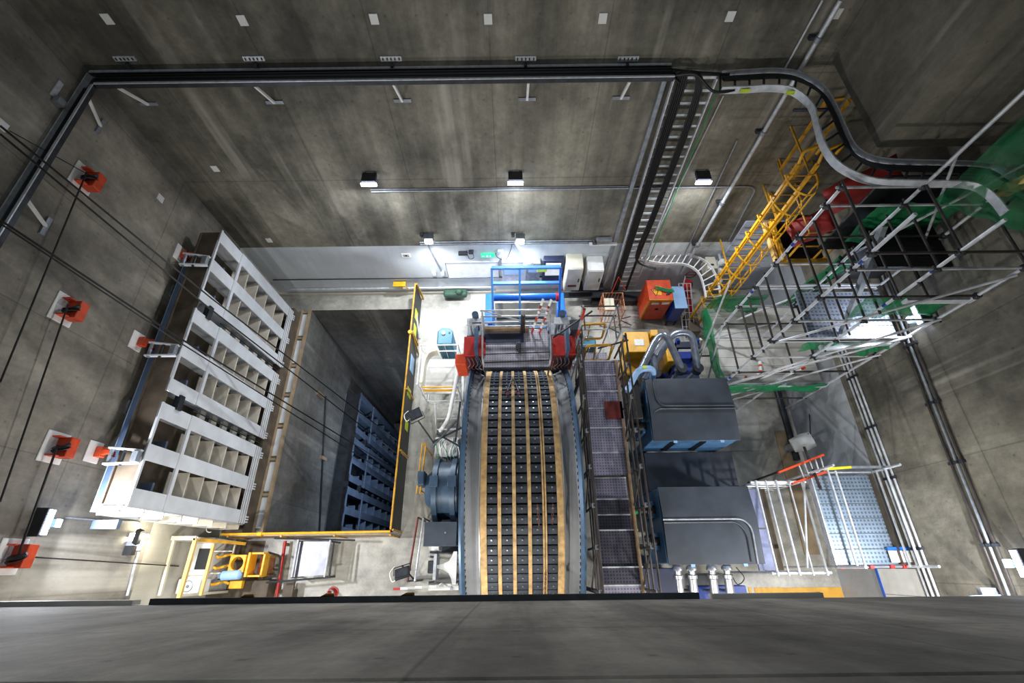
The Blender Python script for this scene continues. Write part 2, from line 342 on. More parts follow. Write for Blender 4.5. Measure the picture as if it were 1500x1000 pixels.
# struts under the trays
def strut_back(u, lab, g):
    x = py(u, 148, YB).x
    t = thing('tray_strut', lab, 'bracket', (x, YB, 8.1), g)
    MB().box((x - .2, YB - .03, 8.08), (x + .2, YB, 8.16)).build('wall_plate', 'galv_dull', t); MB().bar((x, YB - .04, 8.12), (x, 9.16, 8.80), .05, .05).build('arm', 'white', t)
for u, l in ((215, 'slanting steel strut under the back wall tray, nearest the left corner'), (402, 'slanting steel strut under the back wall tray, second from the left'), (590, 'slanting steel strut under the back wall tray, above the first pair of lights'), (772, 'slanting steel strut under the back wall tray, straight above the wheel'), (908, 'slanting steel strut under the back wall tray, nearest the downward tray')):
    strut_back(u, l, 'struts under the back wall tray')
for u, v, l in ((145, 185, 'slanting steel strut under the left wall tray, nearest the corner'), (64, 331, 'slanting steel strut under the left wall tray, above the orange pulleys')):
    q = px(u, v, XL); t = thing('tray_strut', l, 'bracket', (XL, q.y, q.z), 'struts under the left wall tray')
    MB().box((XL, q.y - .2, q.z - .05), (XL + .05, q.y + .2, q.z + .04)).build('wall_plate', 'galv_dull', t); MB().bar((XL + .04, q.y, q.z), (-8.74, q.y + .05, 8.80), .05, .05).build('arm', 'white', t)
for u, l in ((183, 'slotted hanger plate above the tray near the left corner'), (372, 'slotted hanger plate above the tray, second from the left'), (573, 'slotted hanger plate above the tray, middle one'), (770, 'slotted hanger plate above the tray over the wheel'), (920, 'slotted hanger plate above the right end of the tray')):
    q = py(u, 85, YB); t = thing('hanger_plate', l, 'bracket', (q.x, YB, 9.0), 'hanger plates above the back wall tray')
    MB().box((q.x - .22, YB - .03, q.z - .05), (q.x + .22, YB, q.z + .05)).build('plate', 'galv', t); MB().box((q.x - .03, YB - .12, q.z - .14), (q.x + .03, YB - .03, q.z - .08)).build('hook', 'dark_steel', t)
    b = MB()
    for dx in (-.17, -.08, 0, .08, .17): b.cbox((q.x + dx, YB - .035, q.z), (.025, .02, .05))
    b.build('bolts', 'black', t)
q = px(82, 130, XL); t = thing('hanger_plate', 'slotted hanger plate above the tray on the left wall', 'bracket', tuple(q)); MB().cbox(q, (.06, .4, .1)).build('plate', 'galv', t); MB().cbox(q + Vector((.08, -.25, -.1)), (.12, .15, .15)).build('hook', 'galv_dull', t)

def ladder_tray(name, lab, L, R, h, m, mr, step, z_up=(0, 0, 1), rung=(.03, .02), every=1):
    """two side rails along L and R (point lists of the same length) with rungs"""
    t = thing(name, lab, 'cable tray', tuple((L[0] + R[0]) / 2)); up = Vector(z_up)
    MB().strip(L, .03, h, up).build('side_rail', m, t); MB().strip(R, .03, h, up).build('side_rail', m, t)
    acc = 0; last = None; n = 0
    for i in range(len(L) - 1):
        seg = (L[i + 1] - L[i]).length; 
        while acc <= seg:
            f_ = acc / seg; a = L[i].lerp(L[i + 1], f_); b = R[i].lerp(R[i + 1], f_)
            if n < 90: MB().bar(a - up * h * .25, b - up * h * .25, rung[0], rung[1], up).build('rung', mr, t, smooth=False); n += 1
            acc += step
        acc -= seg
    return t
# the tray that drops down the back wall
L = [Vector((3.52, 9.36, 8.72)), Vector((3.62, 9.36, 4)), Vector((3.72, 9.36, .5))]; R = [Vector((4.44, 9.36, 8.72)), Vector((4.5, 9.36, 4)), Vector((4.6, 9.36, .5))]
ladder_tray('cable_ladder', 'wide galvanised cable ladder dropping straight down the back wall', L, R, .1, 'galv', 'galv', .3, (0, -1, 0), (.06, .03))
MB().box((3.34, 9.5, .6), (3.44, 9.58, 8.72)).build('cable_cover', 'galv_dull', None, 'narrow grey cable cover beside the downward cable ladder', 'cable cover')
c = MB()
for k in range(5): c.tube(smooth_path([(3.5 + k * .04, 9.3, 8.9), (3.6 + k * .045, 9.28, 8.5), (3.66 + k * .045, 9.28, 5), (3.76 + k * .045, 9.28, .5)], 4), .026, 6)
c.build('power_cables', 'black_cable', None, 'thick black cables down the left side of the cable ladder', 'cables')
c = MB()
for k in range(4): c.tube(smooth_path([(3.6, 9.25 + k * .02, 8.9), (4.05 + k * .04, 9.26, 8.5), (4.14 + k * .045, 9.28, 5), (4.12 + k * .045, 9.28, 2.9)] + ([(4.3 + k * .04, 9.2, 2.3), (4.9, 9.05 + k * .05, 2.16)] if k < 2 else [(4.16 + k * .04, 9.28, .5)]), 5), .026, 6)
c.build('power_cables', 'black_cable', None, 'black cables down the middle of the cable ladder, bending off near the foot', 'cables')
MB().tube([(4.56, 9.33, 8.6), (4.66, 9.33, 2.2)], .014, 6).build('earth_cable', 'green', None, 'thin green and yellow earth cable beside the cable ladder', 'cable')
# the tray that snakes past the concrete block
Z8 = 8.76
Lp = [pz(u, v, Z8) for u, v in ((1056, 132), (1092, 131), (1130, 129), (1162, 134), (1188, 156), (1196, 182), (1204, 210), (1222, 238), (1250, 256), (1282, 266), (1330, 268), (1380, 269), (1425, 272), (1452, 288), (1472, 312))]
Rp = [pz(u, v, Z8) for u, v in ((1056, 109), (1092, 107), (1130, 105), (1166, 109), (1202, 128), (1222, 158), (1236, 190), (1250, 217), (1270, 231), (1296, 237), (1340, 239), (1390, 240), (1450, 244), (1480, 262), (1500, 285))]
ladder_tray('cable_ladder', 'bright S-shaped cable ladder snaking level past the concrete block', smooth_path(Lp, 3), smooth_path(Rp, 3), .16, 'galv', 'dark_steel', .31, (0, 0, 1), (.04, .03))
Rm = smooth_path([a.lerp(b, .82) for a, b in zip(Lp, Rp)], 4); c = MB()
for k in range(3): c.tube([p_ + Vector((0.02 * k, -.05 * k, .0)) for p_ in Rm], .03, 6)
c.build('power_cables', 'black_cable', None, 'black cables lying along the outer edge of the S-shaped cable ladder', 'cables')
c = MB(); c.tube(smooth_path([(3.5, 9.25, 8.86), (3.9, 9.2, 8.9), (4.25, 9.0, 8.7), (4.42, 8.86, 8.74), (4.7, 8.9, 8.76)], 6), .03, 7); c.tube(smooth_path([(3.45, 9.4, 8.88), (4.0, 9.42, 8.8), (4.7, 9.4, 8.76)], 6), .035, 7)
c.build('cable_loop', 'black_cable', None, 'loose black cable loop between level tray and S-shaped ladder', 'cable')
for u, v, l in ((1091, 132, 'yellow tag on the straight start of the S-shaped ladder'), (1158, 135, 'yellow tag at the first bend of the S-shaped ladder')):
    q = pz(u, v, Z8 + .0); MB().cbox(q + Vector((0, -.022, .0)), (.2, .008, .08)).build('tag', 'hi_vis', None, l, 'tag')
# wall bracket under the S tray
q = pz(1180, 161, 8.66); MB().bar(q + Vector((-.25, 0, 0)), q + Vector((.5, 0, 0)), .05, .05).build('tray_support', 'dark_steel', None, 'small dark support arm under the first bend of the S-shaped ladder', 'bracket')
# small bent tray low down
Lp = [pz(u, v, 2.2) for u, v in ((938, 380), (970, 386), (1002, 387), (1022, 398), (1030, 416), (1034, 436))]
Rp = [pz(u, v, 2.2) for u, v in ((946, 371), (980, 371), (1010, 373), (1036, 385), (1050, 407), (1056, 436))]
ladder_tray('cable_ladder', 'small bent white cable ladder low on the back wall near the yellow ladder', smooth_path(Lp, 4), smooth_path(Rp, 4), .1, 'white', 'white', .2, (0, 0, 1), (.035, .03))
# ================================================================ pipes and conduits on the back wall
q0 = py(1232, 0, YB - .12); q1 = py(998, 400, YB - .12)
t = thing('wall_pipe', 'long pale steel pipe climbing the right part of the back wall', 'pipe', (q1.x, YB - .12, q1.z))
MB().tube([q0, q1], .05, 10).build('pipe', 'galv', t)
for f_ in (.08, .33, .6, .82):
    p_ = q0.lerp(q1, f_); MB().tube([p_ + Vector((0, 0, .05)), p_ - Vector((0, 0, .05))], .075, 10).build('collar', 'galv_dull', t)
    MB().cbox(p_ + Vector((-.1, .06, 0)), (.14, .1, .07)).build('clamp', 'dark_steel', t)
for (a, b, r, m, l) in (((1205, 0), (1150, 100), .022, 'galv', 'thin steel conduit beside the steel pipe, above the S-shaped ladder'), ((1080, 205), (1003, 372), .018, 'galv_dull', 'thin conduit down the back wall left of the steel pipe'), ((1060, 140), (946, 372), .016, 'galv', 'thin steel conduit just right of the downward cable ladder')):
    MB().tube([py(*a, YB - .05), py(*b, YB - .05)], r, 8).build('conduit', m, None, l, 'conduit')
z5 = py(800, 276, YB).z
MB().tube(rounded([(-3.95, YB - .04, z5), (6.95, YB - .04, z5 + .02), (7.15, YB - .04, 3.0)], .3), .022, 8).tube([(-3.95, YB - .04, z5 + .08), (3.3, YB - .04, z5 + .08)], .014, 6).build('conduit', 'galv_dull', None, 'long level conduit linking the three lights across the back wall', 'conduit')
MB().tube([(-8.8, YB - .03, 1.02), (3.3, YB - .03, 1.02)], .02, 6).build('conduit', 'dark_steel', None, 'thin level conduit across the white band of the back wall', 'conduit')
MB().tube([(-8.4, YB - .06, .42), (-.8, YB - .06, .42)], .04, 8).build('wall_pipe', 'galv', None, 'low level pipe along the foot of the back wall', 'pipe')
MB().tube([(-3, YB - .05, 3.0), (3.3, YB - .05, 3.0)], .025, 6).tube([(-3, YB - .05, 3.1), (3.3, YB - .05, 3.1)], .02, 6).build('conduit', 'galv_dull', None, 'pair of level conduits just above the white band', 'conduit')
MB().tube([(-2.75, YB - .05, 2.9), (-2.5, YB - .05, 1.3)], .03, 8).build('conduit', 'galv_dull', None, 'slanting conduit below the left floodlight on the back wall', 'conduit')

# ================================================================ lights
def linear_light(c, lab, wall, power, tgt, dim=False):
    c = Vector(c); t = thing('led_light', lab, 'wall light', tuple(c), None)
    if wall == 'b':
        MB().cbox(c + Vector((0, .02, .16)), (.38, .30, .10)).build('housing', 'dark_steel', t, bevel=.01); MB().cbox(c + Vector((0, -.16, .1)), (.42, .03, .1)).build('diffuser', 'led', t)
        MB().cbox(c + Vector((0, .11, .16)), (.2, .23, .06)).cbox(c + Vector((0, .1, -.1)), (.2, .24, .06)).build('bracket', 'galv', t); lamp('AREA', c + Vector((0, -.25, .08)), power, (.88, .93, 1), .42, target=tgt, size_y=.1)
    else:
        s = 1 if wall == 'l' else -1
        MB().cbox(c + Vector((-s * .05, 0, .1)), (.255, .5, .10)).build('housing', 'dark_steel', t, bevel=.01)
        d = MB()
        for k in range(9): d.cbox(c + Vector((s * .09, -.2 + k * .05, .06)), (.03, .035, .1))
        d.build('diffuser', 'led', t); MB().cbox(c + Vector((s * .0, 0, -.16)), (.2, .14, .1)).build('bracket', 'pale_blue', t)
        lamp('AREA', c + Vector((s * .16, 0, .05)), power, (.88, .92, 1), .42, target=tgt, size_y=.1)
for u, v, l in ((543, 268, 'LED wall light on the level conduit, first from the left'), (755, 266, 'LED wall light on the level conduit above the blue frame'), (1027, 265, 'LED wall light on the level conduit right of the cable ladder')):
    q = py(u, v, YB - .22); linear_light(q, l, 'b', 150, (q.x, 3, 0))
q = px(68, 765, XL + .18); linear_light(q, 'purple-white LED wall light on the left wall below the pulleys', 'l', 420, (0, q.y, 1))
q = px(1345, 463, XRW - .18); linear_light(q, 'LED wall light on the right wall behind the scaffold foot', 'r', 40, (5, 4, 0))
q = px(1494, 825, XRW - .18); linear_light(q, 'LED wall light on the right wall at the lower right corner', 'r', 210, (2, q.y, 0))
def flood(u, v, l):
    q = py(u, v, YB - .3); t = thing('floodlight', l, 'floodlight', (q.x, YB, q.z - .1), 'lit floodlights on the back wall')
    MB().cbox(q + Vector((0, .12, .06)), (.3, .2, .16)).build('housing', 'dark_steel', t, bevel=.01); MB().cbox(q + Vector((0, -.01, 0)), (.24, .06, .14)).build('lens', 'lamp_hot', t)
    MB().box((q.x - .28, YB - .12, q.z), (q.x - .17, YB, q.z + .12)).build('junction_box', 'black', t)
    lamp('SPOT', q + Vector((0, -.1, -.02)), 620, (.92, .97, 1), .1, target=(q.x, 6.2, 0), spot=2.75)
flood(628, 354, 'bright floodlight on the back wall, left of the two'); flood(762, 354, 'bright floodlight on the back wall, right of the two')
q = px(207, 784, XL + .15); t = thing('tube_lamp', 'bright warm tube lamp on the left wall at the end of the gate', 'lamp', tuple(q))
MB().cbox(q + Vector((-.08, 0, 0)), (.1, .1, .42)).build('housing', 'white', t); MB().tube([q - Vector((0, 0, .2)), q + Vector((0, 0, .2))], .04, 10).build('tube', 'lamp_warm', t); lamp('POINT', q + Vector((.15, -.05, 0)), 60, (1, .93, .74), .1)
# unlit camera / lamp group on the back wall
q = py(880, 352, YB - .15); t = thing('security_camera', 'grey camera on a bracket beside the cable ladder foot', 'camera', (q.x, YB, q.z))
MB().cbox(q + Vector((.1, 0, .03)), (.5, .12, .12)).build('housing', 'galv_dull', t, bevel=.01); MB().tube([q + Vector((-.2, 0, 0)), q + Vector((-.2, -.12, -.05))], .07, 12).build('lens', 'black', t); MB().cbox(q + Vector((.1, -.02, -.16)), (.9, .1, .06)).build('diffuser', 'white', t)
for u, v, w_, l in ((678, 371, .3, 'small black speaker box left of the exit sign'), (690, 369, .16, 'small grey junction box next to the exit sign'), (733, 368, .2, 'small grey detector right of the exit sign')):
    q = py(u, v, YB - .06); MB().cbox(q, (w_, .12, .12)).build('junction_box', 'dark_steel' if u != 733 else 'galv', None, l, 'box', bevel=.01)
MB().tube(smooth_path([py(684, 371, 9.5), py(688, 379, 9.48), py(694, 377, 9.5), py(692, 369, 9.5)], 6), .012, 6).tube(smooth_path([py(726, 370, 9.5), py(729, 377, 9.48), py(741, 380, 9.5), py(748, 366, 9.5), py(750, 358, 9.52)], 6), .012, 6).build('loose_cable', 'black_cable', None, 'loose black cables hanging beside the exit sign', 'cable')
# exit sign: running figure and arrow
q = py(714.5, 374, YB - .05); t = thing('exit_sign', 'green emergency exit sign with running figure on the back wall', 'sign', (q.x, YB, q.z - .08))
pn = MB().cbox(q, (.44, .06, .15)).build('panel', 'sign_lit', t)
s = MB(); f0 = q + Vector((0, -.034, 0))
s.cbox(f0 + Vector((-.02, 0, 0)), (.07, .006, .12)); s.build('door_mark', 'white', pn)
s = MB().cbox(f0 + Vector((.09, 0, .05)), (.025, .008, .025)).bar(f0 + Vector((.09, 0, .035)), f0 + Vector((.08, 0, -.01)), .02, .006, (0, 1, 0)).bar(f0 + Vector((.08, 0, -.01)), f0 + Vector((.11, 0, -.05)), .014, .006, (0, 1, 0)).bar(f0 + Vector((.08, 0, -.01)), f0 + Vector((.05, 0, -.045)), .014, .006, (0, 1, 0)).bar(f0 + Vector((.06, 0, .025)), f0 + Vector((.12, 0, .015)), .012, .006, (0, 1, 0))
s.build('running_figure', 'white', pn)
s = MB().bar(f0 + Vector((-.19, 0, 0)), f0 + Vector((-.1, 0, 0)), .02, .006, (0, 1, 0)).prism([f0 + Vector((-.2, 0, 0)), f0 + Vector((-.16, 0, .04)), f0 + Vector((-.16, 0, -.04))], (0, -.006, 0)); s.build('arrow', 'white', pn)
q = py(595, 374, YB - .01); t = thing('wall_sign', 'small white sign with black mark on the white band', 'sign', tuple(q)); MB().cbox(q, (.3, .02, .18)).build('panel', 'paper', t)
MB().cbox(q + Vector((0, -.013, .035)), (.2, .006, .03)).cbox(q + Vector((0, -.013, -.035)), (.2, .006, .03)).cbox(q + Vector((0, -.013, 0)), (.05, .006, .06)).build('mark', 'black', t)
# whiteboard
a = py(652, 384, YB - .03); b = py(731, 405, YB - .03); t = thing('whiteboard', 'wide white board hung on the back wall below the floodlights', 'board', (a.x, YB, b.z))
bd = MB().box((a.x, YB - .04, b.z), (b.x, YB - .01, a.z)).build('board', 'white', t); MB().tube([(a.x, YB - .05, b.z), (a.x, YB - .05, a.z), (b.x, YB - .05, a.z), (b.x, YB - .05, b.z)], .015, 4, closed=True).build('frame', 'galv_dull', t)
for u, l in ((636, 'small white switch box low on the wall, left one'), (648.5, 'small white switch box low on the wall, beside the white board')):
    q = py(u, 400, YB - .06); MB().cbox(q, (.12, .1, .2)).build('switch_box', 'white', None, l, 'switch box', bevel=.01)
MB().cbox((-2.15, YB - .25, .3), (.9, .3, .25)).cbox((-2.0, YB - .3, .5), (.25, .2, .2)).build('tarpaulin_bundle', 'dark_green', None, 'dark green bundle lying at the foot of the back wall', 'bundle', bevel=.08)
t = thing('wall_bracket', 'small yellow bracket low on the wall behind the guard', 'bracket', (-4.1, YB, .6)); MB().box((-4.4, YB - .25, .8), (-3.95, YB - .05, .84)).build('top_plate', 'yellow', t); MB().bar((-4.2, YB - .15, .8), (-4.15, YB - .1, .45), .06, .06).bar((-4.0, YB - .2, .75), (-3.9, YB - .1, .4), .04, .04).build('leg', 'yellow', t)

for x, l in ((-5.2, 'added LED fill light below the front wall, left one'), (-1.6, 'added LED fill light below the front wall, second one'), (4.6, 'added LED fill light below the front wall, third one'), (8.2, 'added LED fill light below the front wall, right one')):  # unseen fixtures added as fill for light from outside the frame
    t = thing('led_light', l, 'wall light', (x, -3, 6.5)); MB().box((x - .3, -3, 6.45), (x + .3, -2.75, 6.6)).build('housing', 'dark_steel', t, bevel=.01); MB().box((x - .26, -2.75, 6.47), (x + .26, -2.73, 6.56)).build('diffuser', 'led', t)
    lamp('AREA', (x, -2.68, 6.48), 170, (1, .97, .9), .5, target=(x * .9, 2.5, 0), size_y=.12)

q = px(196, 800, XL + .1); t = thing('wall_heater', 'dark slanted lamp arm on the left wall beside the warm tube lamp', 'lamp arm', (XL, q.y, q.z)); MB().cbox(q, (.2, .22, .3)).build('junction_box', 'galv_dull', t, bevel=.02)
MB().bar(q + Vector((.1, .05, .1)), px(206, 776, XL + .3), .12, .1).build('arm', 'black', t); MB().cbox(px(190, 806, XL + .12), (.2, .2, .12)).build('socket', 'black', t)
MB().tube([px(203, 806, XL + .04), px(186, 872, XL + .04)], .03, 8).build('conduit', 'galv', None, 'steel conduit running down the left wall below the dark lamp arm', 'conduit')
MB().tube(rounded([px(95, 758, XL + .03), px(150, 762, XL + .03), px(205, 764, XL + .03), px(209, 778, XL + .03)], .15), .016, 6).build('conduit', 'galv_dull', None, 'thin conduit from the purple-white wall light to the warm tube lamp', 'conduit')
# ================================================================ the stored gate leaf against the left wall
def make_gate(lab, cat, X, Y0, Y1, Z0, Z1, m_face, m_in, back, m_fin, grp=None):
    """stop-log gate: three sections of three vertical girders with shelves of stiffeners between, tall cells along the top"""
    t = thing('steel_gate', lab, cat, ((X + back) / 2, (Y0 + Y1) / 2, Z0)); Ls = Y1 - Y0; Hh = Z1 - Z0; zd = Z0 + Hh * .755; zc = Z1 - .07
    unit = Ls / 8.56
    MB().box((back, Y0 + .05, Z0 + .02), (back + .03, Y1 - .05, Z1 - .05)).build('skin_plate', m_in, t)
    y = Y1; secs = []
    for s_ in range(3):
        cs = []
        for b_ in range(3):
            w_ = unit * (.42 if not (b_ == 2 and s_ < 2) else .38)
            cs.append((y - w_, y)); y -= w_
            if b_ < 2: y -= unit * .70
        secs.append(cs); y -= unit * .33
    for s_, cs in enumerate(secs):
        ya, yb = cs[-1][0], cs[0][1]
        for (a, b) in cs:
            g = MB().box((X - .03, a, Z0), (X, b, zd)).box((X - .05, a + .0, zd), (X - .03, b, Z1)).box((back + .03, (a + b) / 2 - .02, Z0), (X - .05, (a + b) / 2 + .02, Z1 - .14))
            g.build('girder', m_face, t, smooth=False)
        for (z_, h_) in ((zd, .10), (Z1 - .03, .06)):
            MB().box((X - .055, ya, z_ - h_ / 2), (X - .002, yb, z_ + h_ / 2)).build('cross_rail', m_face, t, smooth=False)
        # riveted plates at the foot
        MB().box((X - .03, ya, Z0), (X - .005, yb, Z0 + .33)).build('foot_plate', m_face, t, smooth=False)
        rv = MB()
        for zz in (Z0 + .08, Z0 + .2, Z0 + .31):
            rv.box((X - .005, ya, zz), (X + .004, yb, zz + .012))
        rv.build('seam', m_in, t, smooth=False)
        for k in range(2):
            a, b = cs[k + 1][1], cs[k][0]
            for i in range(5):
                zz = Z0 + .38 + (zd - Z0 - .45) * (i + .2) / 5
                MB().box((X - .42, a, zz), (X - .05, b, zz + .04)).box((X - .42, a, zz), (X - .40, b, zz + .22)).build('stiffener', m_fin, t, smooth=False)
            MB().box((X - .5, a, zd + .3), (X - .2, a + .22, zd + .36)).build('lifting_shelf', 'gate_blue', t, smooth=False)
    # jointing hardware between the sections
    for s_ in range(2):
        a, b = secs[s_ + 1][0][1], secs[s_][-1][0]; 
        for i in range(6):
            zz = Z0 + .25 + (zd - Z0 - .35) * i / 6
            MB().box((X - .22, a, zz), (X - .14, b, zz + .22)).build('joint_plate', m_fin, t, smooth=False)
        MB().tube([(X - .06, (a + b) / 2, Z0 + .1), (X - .06, (a + b) / 2, zd)], .018, 6).build('joint_bar', 'dark_steel', t)
        MB().box((X - .12, a - .04, zd + .5), (X + .02, b + .04, zd + .66)).build('joint_pin', 'dark_steel', t)
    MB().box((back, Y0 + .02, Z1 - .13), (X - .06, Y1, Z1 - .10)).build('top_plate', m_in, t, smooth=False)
    MB().box((back, Y0 - .03, Z0), (X - .03, Y0 - .002, Z1 - .02)).build('end_web', m_face, t, smooth=False)
    # end diaphragm towards the viewer, with its own pockets
    for i in range(7):
        zz = Z0 + .15 + (Z1 - Z0 - .4) * i / 6.5
        MB().box((back + .03, Y0 - .16, zz), (X - .05, Y0 - .03, zz + .03)).build('end_rib', 'gate_cream', t, smooth=False)
    MB().box((back + .0, Y0 - .17, Z0), (back + .04, Y0 - .03, Z1 - .05)).build('end_plate', m_face, t, smooth=False)
    # cylindrical hooks at the foot
    for s_, cs in enumerate(secs):
        for (a, b) in cs:
            hk = MB()
            for k in range(3): hk.box((X - .02, a + .04 + k * .07, Z0 - .1), (X + .03, a + .075 + k * .07, Z0))
            hk.build('roller_bracket', m_face, t, smooth=False)
    # channel along the back of the leaf, standing proud on the wall side
    MB().box((back - .06, Y0 - .1, Z1 - .30), (back, Y1, Z1 - .12)).box((back - .22, Y0 - .1, Z1 - .33), (back - .06, Y1 - .9, Z1 - .30)).box((back - .24, Y0 - .1, Z1 - .33), (back - .22, Y1 - .9, Z1 - .16)).build('rear_channel', 'channel_blue', t, smooth=False)
    return t
GX = -7.92
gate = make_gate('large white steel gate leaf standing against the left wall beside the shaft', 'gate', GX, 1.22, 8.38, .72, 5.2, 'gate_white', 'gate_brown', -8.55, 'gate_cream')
make_gate('second steel gate leaf deep down the shaft, bluish shade in its colours', 'gate', -6.9, 1.25, 7.2, -13.2, -4.6, 'gate_blue', 'dark_steel', -7.6, 'gate_blue')  # a white leaf; dim bluish shaft light is put into its colours
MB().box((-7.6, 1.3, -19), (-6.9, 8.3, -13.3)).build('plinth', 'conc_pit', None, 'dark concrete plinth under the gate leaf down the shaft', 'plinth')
# tan sill frame on the shaft edge that carries the gate
t = thing('gate_sill', 'tan steel sill frame with white panels along the left shaft edge', 'sill', (-8, 4.7, 0))
MB().box((-8.62, 1.0, 0), (-8.35, 8.6, .6)).box((-8.35, 1.0, 0), (-7.98, 8.6, .62)).build('sill_beam', 'gate_brown', t, smooth=False)
MB().box((-7.98, .95, 0), (-7.93, 8.84, .10)).box((-7.70, .95, 0), (-7.63, 8.84, .14)).build('edge_angle', 'tan_steel', t, smooth=False)
for k in range(7):
    y0 = 1.15 + k * 1.1
    MB().box((-7.92, y0, .0), (-7.71, y0 + .9, .05)).build('white_panel', 'gate_white', t, smooth=False); MB().box((-7.93, y0 + .95, 0), (-7.69, y0 + 1.02, .09)).build('cross_angle', 'tan_steel', t, smooth=False)
for y_, l in ((8.2, 'short tan block carrying the far end of the gate'), (1.4, 'short tan block carrying the near end of the gate')): MB().box((-8.5, y_ - .12, .62), (-8.1, y_ + .12, .72)).build('support_block', 'tan_steel', None, l, 'block')
for (y0, z_, l) in ((6.6, 4.7, 'steel wall bracket behind the gate, far one'), (3.4, 4.7, 'steel wall bracket behind the gate, near one')):
    MB().box((XL, y0, z_), (-8.72, y0 + .08, z_ + .08)).box((XL, y0 - .12, z_ - .1), (XL + .04, y0 + .2, z_ + .2)).build('wall_bracket', 'galv_dull', None, l, 'bracket')
MB().box((XL, .82, 4.55), (-8.45, 1.0, 4.65)).box((XL, .85, 4.45), (-8.7, .97, 4.55)).build('wall_bracket', 'gate_blue', None, 'blue-grey wall bracket at the near end of the gate', 'bracket')

# ================================================================ orange pulleys and anchors on the left wall
def pulley(u, v, lab, s=.78):
    q = px(u, v, XL); t = thing('pulley_block', lab, 'pulley', (XL, q.y, q.z), 'large orange pulleys on the left wall')
    y, z = q.y, q.z
    MB().box((XL, y - .38 * s, z - .32 * s), (XL + .03, y + .38 * s, z + .32 * s)).build('base_plate', 'white', t, bevel=.02)
    MB().box((XL + .03, y - .24 * s, z - .26 * s), (XL + .3, y + .26 * s, z - .0 * s)).box((XL + .03, y - .24 * s, z), (XL + .2, y - .2 * s, z + .2 * s)).box((XL + .03, y + .22 * s, z), (XL + .2, y + .26 * s, z + .2 * s)).build('housing', 'orange', t, bevel=.02)
    hs = t.children[-1]
    MB().lathe((XL + .2, y - .02, z + .05 * s), (0, 1, .55), [(-.03, .04), (-.03, .16 * s), (-.015, .18 * s), (0, .14 * s), (.015, .18 * s), (.03, .16 * s), (.03, .04)], 24).build('sheave', 'black', hs)
    MB().tube([(XL + .1, y - .1, z + .1), (XL + .36, y + .05, z + .05)], .03, 8).build('axle', 'dark_steel', hs)
    return Vector((XL + .25, y, z + .08))
PU = [pulley(u, v, l) for u, v, l in ((120, 262, 'large orange pulley on white plate on the left wall, farthest from the viewer'), (93, 453, 'large orange pulley on white plate on the left wall, second from the back wall'), (78, 655, 'large orange pulley on white plate on the left wall, beside the near gate anchor'), (12, 815, 'large orange pulley on white plate on the left wall nearest the lower frame edge'))]
def anchor(u, v, gy, lab, lab2, lab3):
    q = px(u, v, XL); y, z = q.y, q.z
    t = thing('wall_anchor', lab, 'anchor', (XL, y, z), 'small orange wall anchors')
    MB().box((XL, y - .22, z - .16), (XL + .03, y + .22, z + .2)).build('base_plate', 'white', t, bevel=.01)
    MB().box((XL + .03, y - .1, z - .12), (XL + .18, y + .12, z + .02)).prism([(XL + .1, y - .07, z - .05), (XL + .42, y - .03, z - .02), (XL + .42, y + .04, z - .02), (XL + .1, y + .08, z - .05)], (0, 0, .05)).build('lug', 'orange', t, bevel=.01)
    e = Vector((GX - .1, gy, 5.08)); a = Vector((XL + .42, y, z))
    ch = MB(); n = 5
    d = (Vector((-8.52, gy, 5.3)) - a); 
    for k in range(n):
        c = a + d * (k + .5) / n; ax = d.normalized(); u_ = ax.cross(Vector((0, 0, 1))).normalized() if k % 2 else Vector((0, 0, 1))
        L_ = d.length / n * .62; pts = [c + ax * L_ * math.cos(i * PI / 6) + u_ * .04 * math.sin(i * PI / 6) for i in range(12)]
        ch.tube(pts, .018, 5, closed=True)
    ch.build('chain', 'red_shackle', None, lab2, 'chain', 'chains between wall anchors and gate')
    t = thing('lifting_yoke', lab3, 'yoke', (-8.4, gy, 5.2), 'white lifting yokes on the gate')
    for s in (-1, 1): MB().bar((-8.62, gy + s * .17, 5.34), (-7.98, gy + s * .13, 5.24), .035, .1).build('side_bar', 'gate_white', t)
    MB().tube([(-8.55, gy - .2, 5.33), (-8.55, gy + .2, 5.33)], .04, 8).build('pin', 'galv_dull', t); MB().box((-8.12, gy - .11, 5.19), (-8.0, gy + .11, 5.32)).build('end_block', 'galv_dull', t); MB().tube([(-8.3, gy - .2, 5.3), (-8.3, gy + .2, 5.3)], .03, 8).build('pin', 'dark_steel', t)
anchor(263, 372, 7.3, 'small orange anchor on the left wall at the far end of the gate', 'dark red chain from the far anchor to the gate', 'white lifting yoke on top of the gate, far one')
anchor(200, 500, 4.7, 'small orange anchor on the left wall halfway along the gate', 'dark red chain from the middle anchor to the gate', 'white lifting yoke on top of the gate, middle one')
anchor(137, 662, 2.2, 'small orange anchor on the left wall at the near end of the gate', 'dark red chain from the near anchor to the gate', 'white lifting yoke on top of the gate, near one')
# wire ropes
def rope(pts, r, lab, m='rope'): MB().tube(pts, r, 6).build('wire_rope', m, None, lab, 'rope')
def P3(u, v, x): return px(u, v, x)
r0 = px(0, 186, -8.2); r1 = pz(590, 690, -6)
rope([px(0, 184, -8.6), px(310, 437, -7.4), pz(640, 690, -8)], .02, 'black wire rope crossing the far part of the gate, upper of two')
rope([px(0, 196, -8.6), px(300, 446, -7.4), pz(628, 700, -8)], .02, 'black wire rope crossing the far part of the gate, lower of two')
rope([px(0, 322, -8.6), px(250, 487, -7.6), pz(600, 700, -9)], .022, 'black wire rope crossing the middle of the gate, upper of two')
rope([px(0, 327, -8.6), px(250, 493, -7.6), pz(590, 708, -9)], .018, 'black wire rope crossing the middle of the gate, lower of two')
rope([PU[0] + Vector((0, 0, .1)), px(0, 560, XL + .25)], .016, 'thin rope from the farthest orange pulley down to the frame edge')
